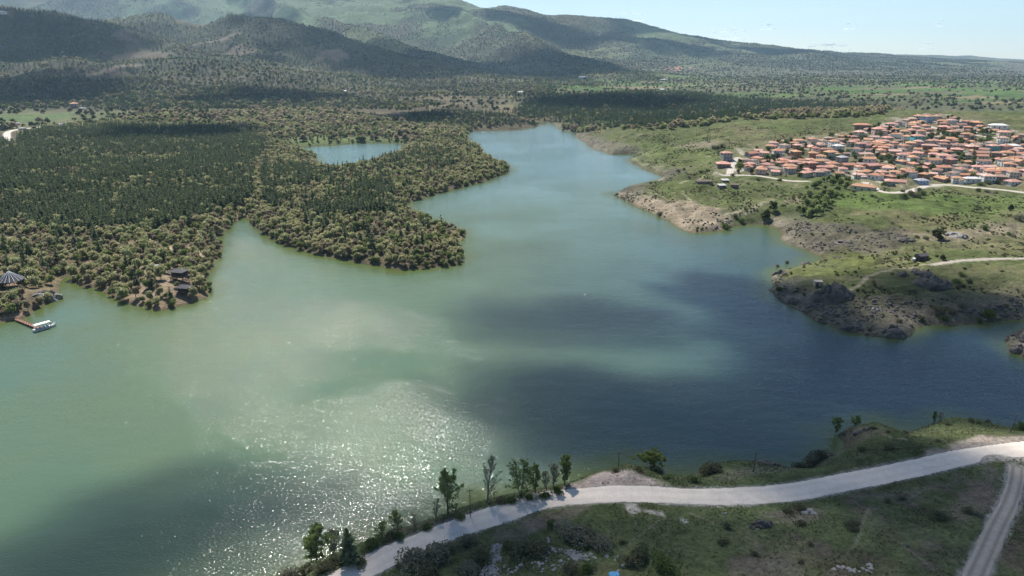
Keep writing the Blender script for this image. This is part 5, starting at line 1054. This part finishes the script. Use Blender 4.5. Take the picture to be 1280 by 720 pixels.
# grass and weeds of the near bank and the meadows
def tuft(seed, n=26, h=.5, w=.35):
    r = np.random.default_rng(seed); V = []; F = []
    for k in range(n):
        a = r.uniform(0, 6.28); b = np.array([math.cos(a), math.sin(a), 0]) * r.uniform(0, w); s = np.array([-math.sin(a), math.cos(a), 0]) * .05; t = b * 1.8 + [r.normal() * .08, r.normal() * .08, h * r.uniform(.5, 1.1)]; i = len(V); V += [b - s, b + s, t]; F.append((i, i + 1, i + 2))
    return np.array(V), np.array(F)
M_GRASS = leafmat('grass', (.12, .135, .060), (.155, .16, .075), (.18, .155, .09), .5, 1.5)
TF = [me_of('tuft', tuft(700 + i, h=[.45, .6, .35, .8][i], w=[.3, .35, .45, .3][i]), M_GRASS) for i in range(4)]
x, y = grid_pts((-75, 190, 95, 235), 0.82, sr); d = waterdist(x, y); ok = (d > .6) & (sr.random(x.size) < np.clip(.30 + .9 * fbm(x, y, 7, 3, 521), .04, 1))
for n_, pts, hw in ROADS:
    if n_ in ('road', 'dirt_track'): ok &= ldist(pts, x, y)[0] > hw + .25 * sr.random(x.size)
BARE = [hits(z_)[:, :2] for z_ in ([(700,616),(722,603),(745,591),(790,589),(815,598),(835,607),(780,609),(740,612)], [(1130,582),(1160,566),(1195,552),(1230,545),(1262,548),(1290,548),(1290,556),(1220,565),(1180,573)], [(782,630),(797,630),(799,638),(790,643)], [(803,637),(828,640),(832,646),(812,641)])]
for b_ in BARE: ok &= ~((psdf(b_, x, y) > -.5) & (sr.random(x.size) < .94))
x, y = x[ok], y[ok]; z = height(x, y); k = in_frame(x, y, z, 60); scatter('grass', np.column_stack([x, y, z])[k], 4, protos('tuft_kinds', TF), .3, .75, 'short rough grass and weeds of the near bank', 'grass', sr)
# weeds and thistles of the right bank meadows
x, y = area_pts([(765,246),(800,200),(750,176),(735,166),(900,160),(1060,152),(1090,158),(900,190),(890,225),(1000,235),(1290,246),(1290,402),(1140,412),(1085,420),(1010,402),(968,375),(964,350),(1020,322),(975,288),(870,292)], 2.1, sr); d = waterdist(x, y)
ok = (d > .5) & (sr.random(x.size) < np.clip(-.05 + .75 * fbm(x, y, 16, 3, 541) + .35 * fbm(x, y, 60, 2, 542), .01, .8)); x, y = x[ok], y[ok]; z = height(x, y)
M_WEED = leafmat('weeds', (.12, .145, .062), (.17, .165, .085), (.11, .125, .06), .45, 1.0)
scatter('meadow_weeds', np.column_stack([x, y, z]), 3, protos('weed_kinds', [me_of('weed', shrub(760 + i, .6, .5, 60, .26)[1], M_WEED) for i in range(3)]), .5, 1.6, 'low weeds and thistles dotting the right bank meadows', 'weeds', sr)
print('weeds', len(x))
print('grass', int(k.sum()), round(time.time() - T0, 1))

# ------------------------------------------------------------------ built things
WOOD = solid('weathered_wood', (.20, .13, .09), .85, .15); REDW = solid('red_brown_deck', (.30, .15, .10), .8, .12); WHITE = solid('white_paint', (.78, .78, .77), .5, .05); DARKW = solid('dark_timber', (.055, .040, .032), .8, .2); DARKR = solid('dark_roof', (.075, .068, .075), .8, .12); BLUEP = solid('hull_blue', (.20, .28, .38), .4, .06)
STEEL = solid('pole_wood', (.085, .07, .06), .8, .15); CERAM = solid('insulator', (.28, .24, .20), .3, .05)
# jetty
A = on_plane([(20, 398.5), (46, 409)], .9); a3, b3 = A; T = (b3 - a3); Ln = float(np.hypot(*T)); rz = math.atan2(T[1], T[0]); j = empty('jetty', (a3[0], a3[1], 0), rz)
poly('deck', [box(i * .5 + .25, 0, .85, .46, 1.4, .10) for i in range(int(Ln / .5))] + [box(Ln / 2, s, .72, Ln, .14, .16) for s in (-.6, .6)], REDW, j)
for i in range(int(Ln / 2.2) + 1):
    for s in (-.68, .68): poly('post', [cyl((.3 + i * 2.2, s, -3), (.3 + i * 2.2, s, 1.75), .09)], WOOD, j)
for s in (-.68, .68): poly('handrail', [box(Ln / 2, s, 1.70, Ln, .09, .09)], REDW, j)
poly('landing', [box(Ln + 1.4, 0, .84, 2.6, 2.8, .12)], REDW, j); tag(j, 'red brown wooden jetty reaching out to the white boat', 'jetty')
# boat
A = on_plane([(42, 413.5), (70.5, 405.5)], .4); T = A[1] - A[0]; Lb = float(np.hypot(*T)); bo = empty('tour_boat', ((A[0] + A[1])[0] / 2, (A[0] + A[1])[1] / 2, 0), math.atan2(T[1], T[0])); hb = Lb / 2; bw = Lb * .135
st = [(-hb, .82, .95), (-hb * .6, 1, .85), (0, 1, .85), (hb * .5, .86, .95), (hb * .82, .45, 1.12), (hb, .03, 1.3)]; V = []; F = []
for xx, k, zt in st: V += [(xx, -bw * k, zt), (xx * .97, -bw * k * .72, -.35), (xx * .97, bw * k * .72, -.35), (xx, bw * k, zt), (xx, bw * k * .9, zt - .22), (xx, -bw * k * .9, zt - .22)]
for i in range(5):
    for q_ in range(6): F.append((i * 6 + q_, i * 6 + (q_ + 1) % 6, i * 6 + 6 + (q_ + 1) % 6, i * 6 + 6 + q_))
F += [(0, 1, 2, 3, 4, 5), (30, 31, 32, 33, 34, 35)]; hu = poly('hull', [(V, F)], WHITE, bo); poly('stripe', [box(-.2 * hb, s * bw * 1.0, .55, hb * 1.35, .06, .22) for s in (-1, 1)], BLUEP, hu)
poly('canopy', [([(-hb * .92, -bw * .95, 2.75), (hb * .5, -bw * .85, 2.75), (hb * .5, bw * .85, 2.75), (-hb * .92, bw * .95, 2.75), (-hb * .92, -bw * .95, 2.87), (hb * .5, -bw * .85, 2.87), (hb * .5, bw * .85, 2.87), (-hb * .92, bw * .95, 2.87), (-hb * .85, 0, 3.12), (hb * .42, 0, 3.12)], [(3, 2, 1, 0), (0, 1, 5, 4), (1, 2, 6, 5), (2, 3, 7, 6), (3, 0, 4, 7), (4, 5, 9, 8), (6, 7, 8, 9), (5, 6, 9), (7, 4, 8)])], WHITE, bo)
for i in range(5):
    for s in (-1, 1): poly('post', [cyl((-hb * .85 + i * hb * .32, s * bw * .85, .6), (-hb * .85 + i * hb * .32, s * bw * .85, 2.76), .045)], WHITE, bo)
for i in range(4):
    for s in (-1, 1): poly('bench', [box(-hb * .68 + i * hb * .3, s * bw * .45, .95, .5, bw * .7, .5), box(-hb * .68 + i * hb * .3 - .25, s * bw * .45, 1.35, .08, bw * .7, .5)], BLUEP, bo)
poly('windshield', [box(hb * .52, 0, 1.45, .08, bw * 1.3, .9)], GLASS, bo); poly('rail', [cyl((hb * .55, s * bw * .75, 1.5), (hb * .97, s * .08, 1.8), .03) for s in (-1, 1)] + [cyl((hb * q_, s * bw * (1.5 - q_ * 1.42), 1.0), (hb * q_, s * bw * (1.5 - q_ * 1.42), 1.66), .025) for q_ in (.6, .8) for s in (-1, 1)], WHITE, bo)
tag(bo, 'white tour boat with a long white canopy moored at the jetty', 'boat')
# conical pavilion
q_ = on_plane([(10.7, 339)], 13.0)[0]; p = (q_[0], q_[1], float(height(q_[:1], q_[1:2])[0])); pv = empty('pavilion', p); R0, Z0 = 5.8, 4.2; Z1 = 13.0 - p[2]; n = 18; V = [(0, 0, Z1)] + [(R0 * math.cos(2 * math.pi * i / n), R0 * math.sin(2 * math.pi * i / n), Z0) for i in range(n)] + [(0, 0, Z1 - .2)] + [(R0 * math.cos(2 * math.pi * i / n), R0 * math.sin(2 * math.pi * i / n), Z0 - .2) for i in range(n)]
F = [(0, 1 + i, 1 + (i + 1) % n) for i in range(n)] + [(n + 1, n + 2 + (i + 1) % n, n + 2 + i) for i in range(n)] + [(1 + i, n + 2 + i, n + 2 + (i + 1) % n, 1 + (i + 1) % n) for i in range(n)]; rf = poly('roof', [(V, F)], DARKR, pv)
for i in range(n): a = 2 * math.pi * i / n; poly('rib', [cyl((R0 * 1.02 * math.cos(a), R0 * 1.02 * math.sin(a), Z0 + .03), (.12 * math.cos(a), .12 * math.sin(a), Z1 + .02), .15, .08, 6)], WHITE, rf)
poly('finial', [cyl((0, 0, Z1 - .1), (0, 0, Z1 + 1.2), .10, .05)] + [cyl((0, 0, Z1 + 1.2), (0, 0, Z1 + 1.6), .26, .2)], WHITE, pv)
for i in range(9): a = 2 * math.pi * i / 9; poly('post', [cyl((R0 * .9 * math.cos(a), R0 * .9 * math.sin(a), -1), (R0 * .9 * math.cos(a), R0 * .9 * math.sin(a), Z0 - .05), .13)], WOOD, pv)
poly('floor_deck', [cyl((0, 0, -.8), (0, 0, .25), R0 * .98, None, 24)], WOOD, pv); tag(pv, 'conical dark pavilion roof with radiating white ribs by the left frame edge', 'pavilion')
# lookout lodge on the sandy point and the deck hut below it
def stilt_hut(px, py, w_, d_, fl, hh, lab, roofm):
    p = spot(px, py); r = empty('lookout_lodge', p, R(-12))
    for i in (-1, 0, 1):
        for s in (-1, 1): poly('stilt', [cyl((i * w_ * .42, s * d_ * .42, -1), (i * w_ * .42, s * d_ * .42, fl), .16)], DARKW, r)
    poly('deck', [box(0, 0, fl + .08, w_ * 1.05, d_ * 1.1, .16)], WOOD, r); w2 = poly('wall', [box(0, d_ * .08, fl + .16 + hh / 2, w_ * .82, d_ * .7, hh)], DARKW, r)
    for i in (-.28, 0, .28): poly('window', [box(i * w_, d_ * .08 - d_ * .35 - .02, fl + .16 + hh * .58, w_ * .17, .08, hh * .42)], GLASS, w2)
    [poly('railing', [box(0, s * d_ * .53, fl + 1.0, w_ * 1.03, .08, .08)] + [box(-w_ * .5 + k * w_ / 10, s * d_ * .53, fl + .58, .07, .07, .86) for k in range(11)], WOOD, r) for s in (-1, 1)]
    v, f = roof_solid(w_ * .95, d_ * .95, fl + hh + .32, 1.3, .5, 'hip'); poly('roof', [(v, f)], roofm, r); poly('stair', [box(w_ * .6 + k * .3, -d_ * .2, fl - k * .36, .32, 1.1, .08) for k in range(int(fl / .36) + 1)], WOOD, r)
    tag(r, lab, 'lodge', 'timber lodges on the sandy point')
stilt_hut(225, 351, 8.2, 6.0, 2.6, 2.6, 'tall dark timber lookout lodge on stilts on the sandy point', DARKR); stilt_hut(231, 367, 6.6, 4.6, 1.2, 2.1, 'lower dark deck hut in front of the tall timber lodge', DARKR)
# tent, parked car
p = spot(197, 336); r = empty('tent', p, R(20)); poly('canopy', [([(-2, -1.6, 0), (2, -1.6, 0), (2, 1.6, 0), (-2, 1.6, 0), (-1.7, -1.3, 1.5), (1.7, -1.3, 1.5), (1.7, 1.3, 1.5), (-1.7, 1.3, 1.5), (-.9, 0, 2.5), (.9, 0, 2.5)], [(3, 2, 1, 0), (0, 1, 5, 4), (1, 2, 6, 5), (2, 3, 7, 6), (3, 0, 4, 7), (4, 5, 9, 8), (6, 7, 8, 9), (5, 6, 9), (7, 4, 8)])], WHITE, r); poly('door', [box(0, -1.52, .7, 1.0, .12, 1.3)], GLASS, r); tag(r, 'small white tent under the trees left of the lodge', 'tent')
def parked_car(px, py, rz, label, paint):
    p = spot(px, py); r = empty('parked_car', p, rz)
    pr = [(-2.1, .35), (-2.1, .85), (-1.75, .98), (-1.35, 1.48), (.35, 1.5), (1.0, .98), (1.95, .86), (2.1, .6), (2.1, .35)]; n = len(pr)
    V = [(a, s * (.86 if b < 1.2 else .70), b) for s in (-1, 1) for a, b in pr]; poly('body', [(V, [(i, (i + 1) % n, n + (i + 1) % n, n + i) for i in range(n)] + [tuple(range(n)), tuple(range(n, 2 * n))])], paint, r, bevel=.05)
    poly('window', [box(-.45, s * .80, 1.22, 1.5, .05, .36) for s in (-1, 1)], GLASS, r); poly('windscreen', [([(.40, -.62, 1.46), (.40, .62, 1.46), (1.0, .70, 1.02), (1.0, -.70, 1.02), (.44, -.62, 1.50), (.44, .62, 1.50), (1.05, .70, 1.05), (1.05, -.70, 1.05)], [(0, 1, 2, 3), (4, 5, 6, 7), (0, 1, 5, 4), (2, 3, 7, 6), (1, 2, 6, 5), (3, 0, 4, 7)])], GLASS, r)
    for a in (-1.3, 1.3):
        for s in (-1, 1): w_ = poly('wheel', [cyl((a, s * .72, .33), (a, s * .9, .33), .33, None, 14)], GLASS, r); poly('rim', [cyl((a, s * .9, .33), (a, s * .915, .33), .18, None, 10)], SHEET, w_)
    tag(r, label, 'car', 'parked cars')
parked_car(229, 313, .4, 'white car parked in the sandy clearing behind the lodge', WHITE)
# huts of the promontory
p = spot(1022, 357); r = empty('stone_hut', p, R(-10)); poly('wall', [box(0, 0, .8, 3.6, 3.0, 3.2)], solid('hut_stone', (.33, .28, .22), .9, .15), r); poly('roof', [box(0, 0, 2.5, 4.1, 3.5, .22)], solid('hut_slab', (.42, .38, .31), .9, .12), r); poly('door', [box(-.6, -1.52, .9, .9, .1, 1.8)], DARKW, r); tag(r, 'small pale flat roofed hut beside the tallest crag', 'hut')
p = spot(1151, 325); r = empty('timber_hut', p, R(14)); poly('wall', [box(0, 0, .9, 5.2, 4.0, 3.4)], DARKW, r); v, f = roof_solid(5.2, 4.0, 2.75, 1.1, .4, 'gable'); poly('roof', [(v, f)], DARKR, r); poly('door', [box(.8, -2.03, .95, 1, .1, 1.9)], WOOD, r); tag(r, 'dark timber hut behind the promontory by the track', 'hut')
p = spot(1143, 326); r = empty('white_trailer', p, R(35)); poly('body', [box(0, 0, 1.1, 3.2, 1.6, 1.2)], WHITE, r, bevel=.1); [poly('wheel', [cyl((0, s * .72, .33), (0, s * .88, .33), .33, None, 12)], GLASS, r) for s in (-1, 1)]; poly('hitch', [cyl((1.5, 0, .62), (2.5, 0, .5), .05)], STEEL, r); tag(r, 'small white trailer standing by the dark timber hut', 'trailer')
# poles
for px, py, hp, lean, lab in ((773, 583, 17, 0, 'short dark utility pole at the sandy lay-by'), (942, 590, 24, .02, 'dark utility pole on the rocky bank in the middle'), (1263, 540, 22, .18, 'leaning dark utility pole near the right frame edge'), (588, 646, 32, 0, 'thin grey utility pole on the bank among the trees'), (884, 173, 9, 0, 'far thin pole on the grass hill')):
    p = spot(px, py); h = metres(p, hp); r = empty('utility_pole', p, R(20)); r.rotation_euler = (0, lean, R(20)); poly('pole', [cyl((0, 0, -.6), (0, 0, h), .12, .085)], STEEL, r); ar = poly('crossarm', [box(0, 0, h - .35, 1.5, .1, .12)], STEEL, r)
    for s in (-.62, 0, .62): poly('insulator', [cyl((s, 0, h - .29), (s, 0, h - .29 + (.22 if s else .55)), .05, .03)], CERAM, ar)
    tag(r, lab, 'utility pole', 'utility poles')
p = spot(442, 704); r = link('snag', None) if False else poly('dead_trunk', [cyl((0, 0, -.5), (.12, 0, 3.6), .16, .09), cyl((.1, 0, 2.4), (.7, .2, 3.2), .06, .02)], solid('bleached_wood', (.38, .33, .28), .9, .12)); r.location = p; tag(r, 'pale bleached dead trunk against the dark conifer', 'dead trunk')
# blue tarp
p = spot(768, 719); nx = 13; U_ = np.linspace(-1, 1, nx); Xq, Yq = np.meshgrid(U_ * 1.15, U_ * .8); Zq = .55 * np.exp(-(Xq ** 2 + Yq ** 2) * 1.1) + .16 * fbm(Xq, Yq, .5, 3, 531) + .1; Zq[0, :] = Zq[-1, :] = Zq[:, 0] = Zq[:, -1] = -.05
I = np.arange(nx * nx).reshape(nx, nx); me = mesh_np('tarp', np.column_stack([Xq.ravel(), Yq.ravel(), Zq.ravel()]), np.stack([I[:-1, :-1], I[:-1, 1:], I[1:, 1:], I[1:, :-1]], -1).reshape(-1, 4)); o = link('tarp', me, solid('blue_plastic', (.10, .34, .58), .45, .12)); o.location = p; sm_ = o.modifiers.new('thickness', 'SOLIDIFY'); sm_.thickness = .03
tag(o, 'crumpled bright blue tarp lying in the grass at the bottom edge', 'tarp')
print('done', round(time.time() - T0, 1))
